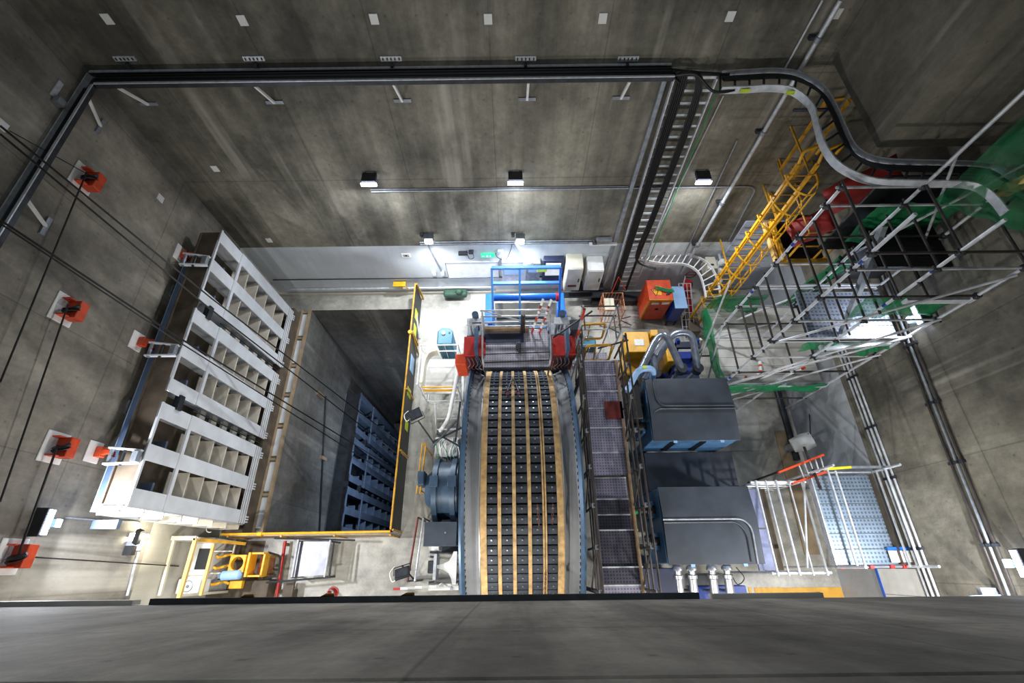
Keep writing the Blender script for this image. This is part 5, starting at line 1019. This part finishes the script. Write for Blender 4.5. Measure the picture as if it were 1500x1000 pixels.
# green nets
def net(P, lab, nx_=12, ny_=6, amp=.03):
    """sagging sheet over four corners a b c d"""
    a, b, c, d = [Vector(p_) for p_ in P]; nrm = (b - a).cross(d - a).normalized(); vs = []; fs = []; random.seed(len(lab))
    ph = random.random() * 6
    for i in range(nx_ + 1):
        for j in range(ny_ + 1):
            u, v = i / nx_, j / ny_; p_ = a.lerp(b, u).lerp(d.lerp(c, u), v); vs.append(p_ + nrm * (amp * math.sin(u * 17 + ph + v * 2) + amp * .7 * math.sin(u * 7 + v * 9)))
    for i in range(nx_):
        for j in range(ny_): k = i * (ny_ + 1) + j; fs.append((k, k + ny_ + 1, k + ny_ + 2, k + 1))
    b_ = MB(); b_.add(vs, fs); o = b_.build('debris_net', 'net_thin' if 'big green' in lab else 'net', None, lab, 'net', 'green debris nets on the scaffold'); s = o.modifiers.new('thickness', 'SOLIDIFY'); s.thickness = .006; return o
net([(X0 - .04, Y0, 2.15), (X0 - .04, Y1 + 1.0, 2.15), (X0 - .04, Y1 + 1.0, 2.75), (X0 - .04, Y0, 2.75)], 'long green net along the left edge of the lowest scaffold deck')
net([(X0, Y0 - .08, 2.05), (X2 - .1, Y0 - .08, 2.05), (X2 - .1, Y0 - .08, 2.62), (X0, Y0 - .08, 2.62)], 'long green net along the near edge of the lowest scaffold deck')
net([(X0, Y1 + 1.05, 2.2), (X1 + .2, Y1 + 1.05, 2.2), (X1 + .2, Y1 + 1.1, 3.2), (X0, Y1 + 1.05, 3.2)], 'green net along the far edge of the lowest scaffold deck')
net([(X1 - .5, Y0 + .1, 4.6), (X2, Y0 + .1, 4.6), (X2, Y0 + .12, 5.2), (X1 - .5, Y0 + .1, 5.2)], 'green net hanging below the middle scaffold deck, near side', amp=.05)
net([(X1 - .4, Y1 + .1, 4.3), (X1 + .4, Y1 + .2, 4.2), (X1 + .6, Y1 + .2, 6.2), (X1 - .1, Y1 + .1, 6.4)], 'crumpled green net by the landing, at the far side of the scaffold', amp=.06)
net([(X1 - .1, Y1 + .3, 6.7), (X2, Y1 + .3, 6.7), (X2, Y1 + .3, 7.9), (X1 - .1, Y1 + .3, 7.9)], 'dark green net across the upper scaffold below the red sheets', amp=.04)
net([(X1 - .3, Y0 + .15, 6.2), (X2, Y0 + .15, 6.2), (X2, Y0 + .2, 6.95), (X1 - .3, Y0 + .2, 6.95)], 'green net along the upper near side of the scaffold', amp=.04)
net([(X1 + .5, Y1 + .0, 8.3), (X2 + .1, Y0 + .6, 8.4), (X2 + .1, Y1 + .4, 11.6), (X1 + .6, Y1 + .2, 10.7)], 'big green net sloping up at the right edge of the photo', amp=.05)
net([(X1 + 1.1, Y0 - .02, 4.4), (X2, Y0 - .02, 4.9), (X2 - .05, Y0 + .9, 5.3), (X1 + .9, Y0 + .4, 5.2)], 'bright green net corner glowing in front of the wall light', amp=.05)
for (a, b, l) in (((7.35, 7.15, 6.9), (8.3, 7.9, 7.9), 'red sheet tied below the S-shaped ladder, upper one'), ((6.95, 7.0, 5.9), (7.6, 7.7, 6.6), 'red sheet tied below the S-shaped ladder, lower one')):
    a, b = Vector(a), Vector(b); vs = []; fs = []
    for i in range(9):
        for j in range(5): u, v = i / 8, j / 4; vs.append(Vector((a.x + (b.x - a.x) * u, a.y + (b.y - a.y) * v, a.z + (b.z - a.z) * u + .05 * math.sin(9 * u + 5 * v))))
    for i in range(8):
        for j in range(4): k = i * 5 + j; fs.append((k, k + 5, k + 6, k + 1))
    o = MB().add(vs, fs).build('red_sheet', 'red_sheet', None, l, 'sheet'); s = o.modifiers.new('thickness', 'SOLIDIFY'); s.thickness = .01
MB().cbox((9.0, 6.0, 8.9), (.3, .14, .6), Matrix.Rotation(.3, 3, 'X')).build('hanging_box', 'yellow_pale', None, 'yellow box hanging behind the green net at the right edge', 'box', bevel=.02)
MB().box((X1 + .2, 6.4, 5.4), (X2, 6.5, 6.6)).build('dark_board', 'black', None, 'dark board standing in the scaffold behind the middle deck', 'board')
MB().box((7.45, 6.86, 6.0), (9.36, 6.9, 8.3)).build('plastic_shade_sheet', 'black', None, 'large black sheet behind the upper scaffold, for dark plastic and unlit space', 'sheet')  # black covers both dark plastic and the unlit space under the block
# small tubes with orange caps near the lower deck
for i_, (x, l) in enumerate(((7.35, 'short steel tube with orange cap under the scaffold, left one'), (7.9, 'short steel tube with orange cap under the scaffold, right one'))):
    t = thing('capped_tube', l, 'tube', (x, 4.9, 2.25)); MB().tube([(x, 4.95, 2.25), (x + .1, 4.85, 3.3)], .025, 7).build('tube', 'white', t); MB().tube([(x + .1, 4.85, 3.3), (x + .11, 4.84, 3.4)], .04, 8).build('cap', 'orange', t)
t = thing('coiled_hose', 'white and orange hose curving over the lowest scaffold deck', 'hose', (7.2, 5.3, 2.3))
P = smooth_path([(6.9, 5.0, 2.32), (7.2, 5.0, 2.32), (7.4, 5.2, 2.34), (7.45, 5.5, 2.34)], 5)
for i in range(len(P) - 1): MB().tube([P[i], P[i + 1]], .05, 8).build('segment', 'orange' if i % 3 == 0 else 'white', t)
# ================================================================ lower right: aluminium tower, silver deck, boards
mz = 2.9
A = pz(1102, 722, mz); B = pz(1180, 714, mz); C_ = pz(1204, 838, mz); Dd = pz(1128, 838, mz)
ax0, ax1, ay0, ay1 = 6.18, 7.35, -.18, 1.9
t = thing('aluminium_tower', 'bright aluminium tube tower right of the nearer machine', 'scaffold tower', ((ax0 + ax1) / 2, .9, 0))
for x in (ax0, ax1):
    for y in (ay0, ay1): MB().tube([(x, y, 0), (x, y, mz + .05)], .03, 8).build('standard', 'galv', t)
for i, x in enumerate((ax0, ax0 + .26, ax0 + .52, ax0 + .84, ax1)): MB().tube([(x, ay0 - .06, mz), (x, ay1 + .04, mz)], .03 if i % 2 == 0 else .02, 8).build('long_rail', 'galv', t)
for y in (ay0, ay1): MB().tube([(ax0 - .12, y, mz - .04), (ax1 + .12, y, mz - .04)], .034, 8).build('cross_rail', 'galv', t)
for k in range(6): MB().tube([(ax0, ay1 - .0, mz - .35 * (k + 1)), (ax1, ay1, mz - .35 * (k + 1))], .02, 6).build('rung', 'white', t)
MB().box((ax0 + .05, ay0 + .05, 1.9), (ax0 + .5, (ay0 + ay1) / 2 - .02, 1.95)).box((ax0 + .05, (ay0 + ay1) / 2 + .02, 1.9), (ax0 + .5, ay1 - .05, 1.95)).build('deck_board', 'lilac', t); MB().box((ax0 + .52, ay0 + .05, 1.9), (ax0 + .66, ay1 - .05, 1.98)).build('toe_board', 'gate_brown', t)
MB().tube([(ax1 + .05, ay1, mz + .02), (ax1 - .45, ay0 + .1, mz + .02)], .024, 7).build('brace', 'galv', t)
t = thing('work_platform', 'silver chequered deck platform on tubes by the right wall', 'platform', (8.4, 1.0, 0))
bx0, bx1, by0, by1 = 7.62, 9.12, -.02, 2.05
for k in range(6):
    y = by0 + (by1 - by0) * k / 6; MB().box((bx0, y, mz - .05), (bx1 - .02, y + (by1 - by0) / 6 - .015, mz)).build('deck_panel', 'deck_tread', t, smooth=False)
for x in (bx0 - .04, bx1 + .04):
    for y in (by0 - .05, by1 + .05): MB().tube([(x, y, 0), (x, y, mz + 1.05)], .03, 8).build('standard', 'galv', t)
for x, zs in ((bx0 + .08, (1.0,)), (bx0 + .45, (.55,)), (bx1 + .0, (1.0, .5))):
    for h in zs: MB().tube([(x, by0 - .05, mz + h * .6), (x, by1 + .05, mz + h * .6)], .026, 8).build('rail', 'galv', t)
for y in (by0 - .05, by1 + .05): MB().tube([(bx0 - .1, y, mz + .1), (bx1 + .1, y, mz + .1)], .026, 8).build('cross_rail', 'galv_dull', t)
for x in (bx0 + .02, bx0 + .4, bx0 + .72, bx1 - .3, bx1): MB().cbox((x, by0 - .05, mz + .12), (.1, .08, .1)).build('red_clip', 'red', t, bevel=.01)
MB().box((bx0 - .03, by0, mz - .12), (bx0, by1, mz + .04)).build('edge_angle', 'galv', t); MB().box((bx1 - .02, by0, mz), (bx1 + .0, by1, mz + .14)).build('toe_board', 'gate_brown', t)
MB().bar((bx0 + .15, by1 + .08, mz + .4), (bx0 + .75, by1 + .1, mz + .5), .05, .05).build('yellow_bar', 'hi_yellow', t, 'bright yellow bar'); MB().bar((bx0 + .75, by1 + .1, mz + .5), (bx1 + .2, by1 + .1, mz + .5), .05, .06).build('truss_rail', 'galv_dull', t)
t = thing('ladder', 'red-railed ladder lying across the scaffold by the white bucket', 'ladder', (8.0, 2.4, 2.9))
A, B = pz(1140, 692, 3.0), pz(1206, 666, 3.0); A2, B2 = pz(1160, 708, 3.0), pz(1213, 690, 3.0)
MB().bar(A, B, .05, .08).build('stile', 'orange', t); MB().bar(A2, B2, .05, .08).build('stile', 'orange', t)
for k in range(5): MB().tube([A.lerp(B, .45 + k * .12), A2.lerp(B2, .35 + k * .14)], .02, 6).build('rung', 'galv', t)
MB().tube([A.lerp(B, .5), (A.lerp(B, .5).x, A.lerp(B, .5).y, 0)], .03, 7).tube([B2, (B2.x, B2.y, 0)], .03, 7).build('prop', 'tube_dark', t)
MB().tube([pz(1178, 655, 2.6), pz(1202, 716, 3.3)], .035, 7).build('scaffold_tube', 'tube_dark', None, 'single brown scaffold tube lying over the red-railed ladder', 'tube')
q = pz(1175, 648, .9); t = thing('plastic_drum', 'white open plastic drum tipped on its side right of the machines', 'drum', (q.x, q.y, 0))
R_ = (.9, .25, .5); MB().lathe(q, R_, [(-.3, 0), (-.3, .2), (.05, .26), (.3, .23), (.3, .2), (.05, .23), (-.26, .17), (-.26, 0)], 24).build('shell', 'white', t); b = MB()
for k in range(6): b.cbox(q + Vector((.12 + random.uniform(-.08, .1), .1 + random.uniform(-.08, .08), .12 + random.uniform(-.05, .1))), (.12, .1, .05), Matrix.Rotation(k, 3, 'Y'))
b.build('scrap', 'dark_steel', t); MB().tube([q, (q.x, q.y, 0)], .12, 10).build('stand', 'galv_dull', t)
MB().tube([pz(1183, 560, .6), q + Vector((.2, .2, .2))], .012, 6).build('hanging_wire', 'black_cable', None, 'thin wire running from the scaffold down to the white drum', 'wire')
# conduits on the right wall
def wc(z0, z1, r, l, m='galv', ya=6.8, yb=-.75, dx=.05):
    t = thing('conduit', l, 'conduit', (XRW - dx, 3, (z0 + z1) / 2)); MB().tube([(XRW - dx, ya, z0), (XRW - dx, yb, z1)], r, 8).build('tube', m, t)
    for y in (4.6, 3.2, 1.9, .3): f_ = (ya - y) / (ya - yb); z = z0 + (z1 - z0) * f_; MB().box((XRW - dx - r - .01, y - .03, z - r - .02), (XRW - .004, y + .03, z + r + .02)).build('clip', 'dark_steel', t)
for k, n_ in enumerate(('lowest', 'middle', 'highest')):
    wc(3.06 + k * .14, 3.12 + k * .14, .026 + .008 * (k == 1), 'steel conduit on the right wall, lower bundle, %s of three' % n_)
for k, n_ in enumerate(('lowest', 'middle', 'highest')):
    wc(5.25 + k * .13, 4.92 + k * .13, .026, 'steel conduit on the right wall, upper bundle, %s of three' % n_, 'tube_dark' if k != 1 else 'galv_dull')
# boards on the right wall, board on the platform end
t = thing('wall_board', 'large white board with blue edge low on the right wall', 'board', (XRW, -.4, 1.7)); MB().box((XRW - .04, -1.2, 1.75), (XRW - .005, -.12, 3.0)).build('board', 'white', t); MB().box((XRW - .05, -1.2, 1.66), (XRW - .005, -.12, 1.75)).build('blue_edge', 'bright_blue', t)
MB().box((XRW - .045, -.7, 1.75), (XRW - .04, -.69, 3.0)).build('joint', 'galv_dull', t)
t = thing('notice_board', 'two small white notices under a blue bar at the platform end', 'board', (8.9, .2, 3.0)); 
q0, q1 = pz(1300, 803, 3.0), pz(1342, 818, 3.0)
MB().box((q0.x, q0.y - .04, 2.95), (q0.x + .75, q0.y + .03, 3.0)).build('blue_bar', 'bright_blue', t)
for k in range(2): MB().box((q0.x + .02 + k * .36, q0.y - .3, 2.95), (q0.x + .35 + k * .36, q0.y - .05, 2.97)).build('notice', 'paper', t)
t = thing('cable_tray_end', 'pale folded bracket on the right wall at the lower right frame corner', 'bracket', (9.2, -.5, 4.9)); q = px(1450, 876, XRW - .2); MB().tube(smooth_path([q + Vector((-.6, -.05, -.3)), q + Vector((-.3, .02, 0)), q + Vector((.15, .04, .1))], 5), .03, 8).build('arm', 'pale_blue', t); MB().cbox(q + Vector((0, .12, 0)), (.3, .12, .1)).build('clamp', 'galv_dull', t); MB().bar(q + Vector((-.3, .0, 0)), (XRW, q.y, q.z), .04, .04).build('wall_arm', 'galv', t)
# floor strips, painted floor, floor plates
P = [pz(1134, 632), pz(1152, 632), pz(1200, 812), pz(1178, 812)]; MB().prism([(p_.x, p_.y, .0) for p_ in P], (0, 0, .05)).build('timber_plank', 'tan_steel', None, 'long beige timber plank lying on the floor right of the machines', 'plank')
MB().tube([(9.1, 6.5, .1), (9.1, 3.0, .1)], .1, 12).build('floor_pipe', 'dark_steel', None, 'fat dark pipe lying along the foot of the right wall', 'pipe')
for k, (y0_, y1_, l) in enumerate(((3.35, 5.2, 'pale metal floor plate right of the farther machine'), (1.3, 3.3, 'pale metal floor plate right of the low slate housing'))): MB().box((6.5, y0_, .0), (8.2, y1_, .03)).build('floor_plate', 'plate_grey', None, l, 'floor plate')
b = MB().box((6.9, -1.6, .0), (9.38, -.60, .012)); b.build('painted_strip', 'yellow_paint', None, 'wide yellow painted floor strip at the lower right', 'floor paint')
for k in range(7): pass
b = MB()
for k in range(9): b.box((6.2 + k * .17, -.9, .0), (6.28 + k * .17, -.58, .014))
b.build('painted_grille', 'yellow_paint', None, 'row of yellow painted bars on the floor left of the yellow strip', 'floor paint', kind=None)
MB().box((8.6, -.95, .02), (8.72, -.72, .06)).build('floor_clip', 'black', None, 'small dark clip on the yellow floor strip', 'clip')

# ================================================================ lower left: rail enclosure, air units, yellow machine, trolley
ez = 2.1
t = thing('guard_enclosure', 'cream and yellow rail enclosure at the foot of the left wall', 'guard rail', (-8, .1, 0))
def L2(a, b, z, r, m, nm): MB().tube([pz(*a, z), pz(*b, z)], r, 8).build(nm, m, t)
E0, E1, E2 = pz(252, 788, ez), pz(288, 788, ez), pz(262, 872, ez)
MB().bar(pz(252, 788, ez), pz(288, 788, ez), .1, .08).build('top_rail', 'cream', t); MB().bar(pz(287, 788, ez), pz(262, 876, ez), .09, .08).build('top_rail', 'yellow_pale', t); MB().bar(pz(313, 797, ez - .5), pz(294, 872, ez - .5), .07, .07).build('mid_rail', 'yellow_pale', t)
MB().bar(pz(255, 792, ez - .1), pz(234, 872, ez - .1), .07, .07).build('wall_rail', 'cream', t); MB().bar(pz(288, 790, ez - .1), pz(358, 796, .9), .08, .14).build('sloping_rail', 'yellow_dull', t)
MB().bar(pz(345, 797, .3), pz(338, 826, .3), .05, .06).build('low_rail', 'cream', t)
for p_ in (pz(288, 788, ez), pz(263, 872, ez), pz(254, 790, ez)): MB().bar(p_, (p_.x, p_.y, 0), .06, .06, (0, 1, 0)).build('post', 'cream', t)
def ac(x, y, z, lab):
    t = thing('fan_unit', lab, 'fan unit', (x, y, 0), None); MB().box((x - .3, y - .16, z), (x + .3, y + .2, z + .5)).build('casing', 'white', t, bevel=.03)
    MB().tube([Vector((x, y + .02, z + .5)) + Vector((.13 * math.cos(i * PI / 10), .13 * math.sin(i * PI / 10), 0)) for i in range(20)], .012, 5, closed=True).build('fan_ring', 'galv_dull', t); MB().lathe((x, y + .02, z + .5), (0, 0, 1), [(0, .04), (.02, .04), (.02, 0)], 12).build('fan_hub', 'galv_dull', t)
    MB().box((x - .25, y - .12, 0), (x - .2, y + .15, z)).box((x + .2, y - .12, 0), (x + .25, y + .15, z)).build('legs', 'galv', t)
q = pz(256, 860, 1.4); q.x = max(q.x, -8.66); ac(q.x, q.y, .9, 'white fan unit under the cream rail enclosure, nearest the lower frame edge')
t = thing('equipment_rack', 'white equipment rack with black panel inside the cream rail enclosure', 'rack', (-8.3, .4, 0)); q = pz(272, 822, 1.2); q.x = max(q.x, -8.68)
MB().box((q.x - .3, q.y - .5, .5), (q.x + .25, q.y + .6, 1.1)).build('body', 'white', t, bevel=.02); MB().box((q.x - .1, q.y - .2, 1.1), (q.x + .22, q.y + .32, 1.14)).build('screen', 'black', t); MB().box((q.x - .25, q.y - .45, 0), (q.x - .18, q.y + .5, .5)).box((q.x + .15, q.y - .45, 0), (q.x + .22, q.y + .5, .5)).build('legs', 'galv', t)
for y in (q.y - .35, q.y + .45): MB().box((q.x - .28, y, 1.1), (q.x + .3, y + .1, 1.16)).build('cross_tray', 'cream', t, bevel=.01)
for dy, l in ((.25, 'thin pale rod reaching out of the equipment rack, farther one'), (-.3, 'thin pale rod reaching out of the equipment rack, nearer one')): MB().tube([(q.x, q.y + dy, 1.0), (q.x + .75, q.y + dy, 1.0)], .018, 6).build('rod', 'cream', None, l, 'rod')
MB().tube([q + Vector((.12 * math.cos(i * PI / 8) + .1, .12 * math.sin(i * PI / 8) + .85, 0)) for i in range(14)], .014, 6).build('cable_loop', 'white', None, 'white cable loop at the far end of the equipment rack', 'cable')
t = thing('floor_mat', 'brown mat area under the yellow machine', 'mat', (-8, .1, 0)); MB().box((-8.95, -1.2, 0), (-7.55, .8, .012)).build('mat', 'gate_brown', t)
# yellow machine
q = pz(350, 838, .9)
t = thing('yellow_machine', 'yellow welding machine frame with round opening and prongs', 'machine', (q.x, q.y, 0)); X, Y, Z = q.x, q.y, .9
def arc(cx_, cy_, r_in, half, z0, z1):
    b = MB(); n_ = 16; vs = []; 
    for i in range(n_):
        a = 2 * PI * i / n_; k = 1 / max(abs(math.cos(a)), abs(math.sin(a))); o_ = (cx_ + half * k * math.cos(a), cy_ + half * k * math.sin(a)); i_ = (cx_ + r_in * math.cos(a), cy_ + r_in * math.sin(a))
        vs += [(*o_, z0), (*o_, z1), (*i_, z1), (*i_, z0)]
    fs = []
    for i in range(n_):
        j = (i + 1) % n_
        for k in range(4): fs.append((i * 4 + k, i * 4 + (k + 1) % 4, j * 4 + (k + 1) % 4, j * 4 + k))
    return b.add(vs, fs)
arc(X - .05, Y + .22, .17, .22, Z - .05, Z + .12).build('ring_plate', 'yellow', t, bevel=.01)
MB().box((X + .2, Y - .12, Z - .3), (X + .27, Y + .5, Z + .1)).box((X + .27, Y + .45, Z - .3), (X + .62, Y + .5, Z + .05)).box((X + .27, Y - .12, Z - .3), (X + .62, Y - .07, Z + .05)).box((X + .58, Y - .12, Z - .3), (X + .64, Y + .5, Z)).build('side_frame', 'yellow', t, bevel=.01)
MB().box((X + .28, Y - .06, .1), (X + .57, Y + .44, .5)).build('engine', 'copper', t, bevel=.04)
MB().lathe((X - .18, Y - .07, Z + .12), (1, .05, 0), [(-.3, 0), (-.28, .06), (-.2, .07), (-.18, .12), (.28, .12), (.32, .08), (.34, 0)], 18).build('cylinder', 'pale_blue', t)
for dy in (.4, .12, -.28):
    MB().tube(smooth_path([(X - .2, Y + dy, Z), (X - .35, Y + dy + .05, Z), (X - .55, Y + dy, Z), (X - .7, Y + dy - .02, Z - .02)], 4), .035, 8).build('prong', 'yellow', t); MB().cbox((X - .72, Y + dy, Z - .02), (.08, .07, .07)).build('prong_tip', 'yellow_dull', t, bevel=.02)
MB().box((X - .2, Y - .4, Z - .15), (X + .15, Y - .2, Z)).build('bracket', 'yellow', t, bevel=.02)
MB().tube(rounded([(X + .6, Y + .5, Z - .2), (X + .95, Y + .4, Z - .25), (X + 1.0, Y - .1, Z - .25), (X + .6, Y - .15, Z - .2)], .1), .03, 7).build('handle', 'black', t)
for (x, y) in ((X - .15, Y + .35), (X - .15, Y - .25), (X + .6, Y + .4), (X + .6, Y - .1)): MB().tube([(x, y, 0), (x, y, Z - .1)], .03, 7).build('leg', 'yellow_dull', t); 
MB().box((X + .0, Y - .75, 0), (X + .7, Y - .2, .5)).build('dark_bin', 'gate_brown', None, 'dark brown bin next to the yellow machine', 'bin', bevel=.03)
# red pipe, sheet trolley
t = thing('red_pipe', 'long thin red pipe lying on the floor right of the yellow machine', 'pipe', (-7, 0, 0)); MB().tube([pz(418, 792, .25), pz(405, 874, .25)], .045, 10).build('pipe', 'red', t)
for p_ in (pz(417, 797, .2), pz(406, 866, .2)): MB().box((p_.x - .06, p_.y - .04, 0), (p_.x + .06, p_.y + .04, .2)).build('chock', 'wood', t)
t = thing('sheet_trolley', 'low tube-framed trolley carrying a smooth pale lilac sheet', 'trolley', (-6, .2, 0)); tz = .75
MB().prism([(pz(436, 793, tz).x, pz(436, 793, tz).y, tz - .06), (pz(483, 793, tz).x, pz(483, 793, tz).y, tz - .06), (pz(474, 842, tz).x, pz(474, 842, tz).y, tz - .06), (pz(427, 845, tz).x, pz(427, 845, tz).y, tz - .06)], (0, 0, .03)).build('sheet', 'sheet_lilac', t)
for a, b, m in (((437, 790), (427, 845), 'galv'), ((442, 792), (433, 845), 'dark_steel'), ((484, 790), (475, 845), 'galv'), ((489, 794), (482, 846), 'dark_steel')): MB().tube([pz(*a, tz), pz(*b, tz)], .028, 7).build('long_rail', m, t)
for a, b in (((402, 788), (520, 791)), ((390, 853), (485, 845))): MB().tube([pz(*a, tz), pz(*b, tz)], .026, 7).build('cross_rail', 'dark_steel', t)
for p_ in ((436, 793), (485, 793), (427, 845), (476, 845)): p_ = pz(*p_, tz); MB().tube([p_, (p_.x, p_.y, 0)], .03, 7).build('leg', 'dark_steel', t)
MB().box((pz(423, 850, .5).x - .1, -.75, .3), (pz(423, 850, .5).x + .12, -.28, .4)).box((pz(423, 850, .5).x - .1, -.7, 0), (pz(423, 850, .5).x + .1, -.5, .3)).build('tray_box', 'gate_brown', None, 'dark narrow box at the near end of the sheet trolley', 'box')
t = thing('traffic_cone', 'small red and white cone near the lower frame edge', 'cone', tuple(pz(486, 868, 0))); q = pz(486, 868, .1); MB().lathe((q.x, q.y, 0), (0, 0, 1), [(0, .16), (.03, .16), (.03, .12), (.45, .03), (.45, 0)], 20).build('body', 'red', t); MB().lathe((q.x, q.y, 0), (0, 0, 1), [(.2, .088), (.3, .068)], 20).build('band', 'white', t)
t = thing('shaft_fill_lamp', 'added unseen blue-white LED fill light inside the shaft', 'wall light', (PX1 - .1, 4, -2)); MB().cbox((PX1 - .1, 3.5, -3), (.2, .5, .12)).build('housing', 'dark_steel', t); MB().cbox((PX1 - .21, 3.5, -3), (.02, .4, .08)).build('diffuser', 'led_dim', t); lamp('AREA', (PX1 - .26, 3.5, -3.0), 170, (.65, .8, 1), .4, target=(-6.9, 4.5, -9), size_y=.1)  # unseen fixture added to give the deep gate bluish light
MB().tube([(-7.6, 6.3, -2.5), (-7.6, 1.1, -4.2)], .03, 6).build('conduit', 'dark_steel', None, 'thin dark pipe on the left wall of the shaft', 'pipe')
for (y, z, l) in ((6.1, -2.2, 'small brown bracket on the shaft wall, farther one'), (3.9, -3.5, 'small brown bracket on the shaft wall, nearer one')): MB().box((PX0, y, z), (PX0 + .12, y + .12, z + .5)).build('wall_bracket', 'tan_steel', None, l, 'bracket')
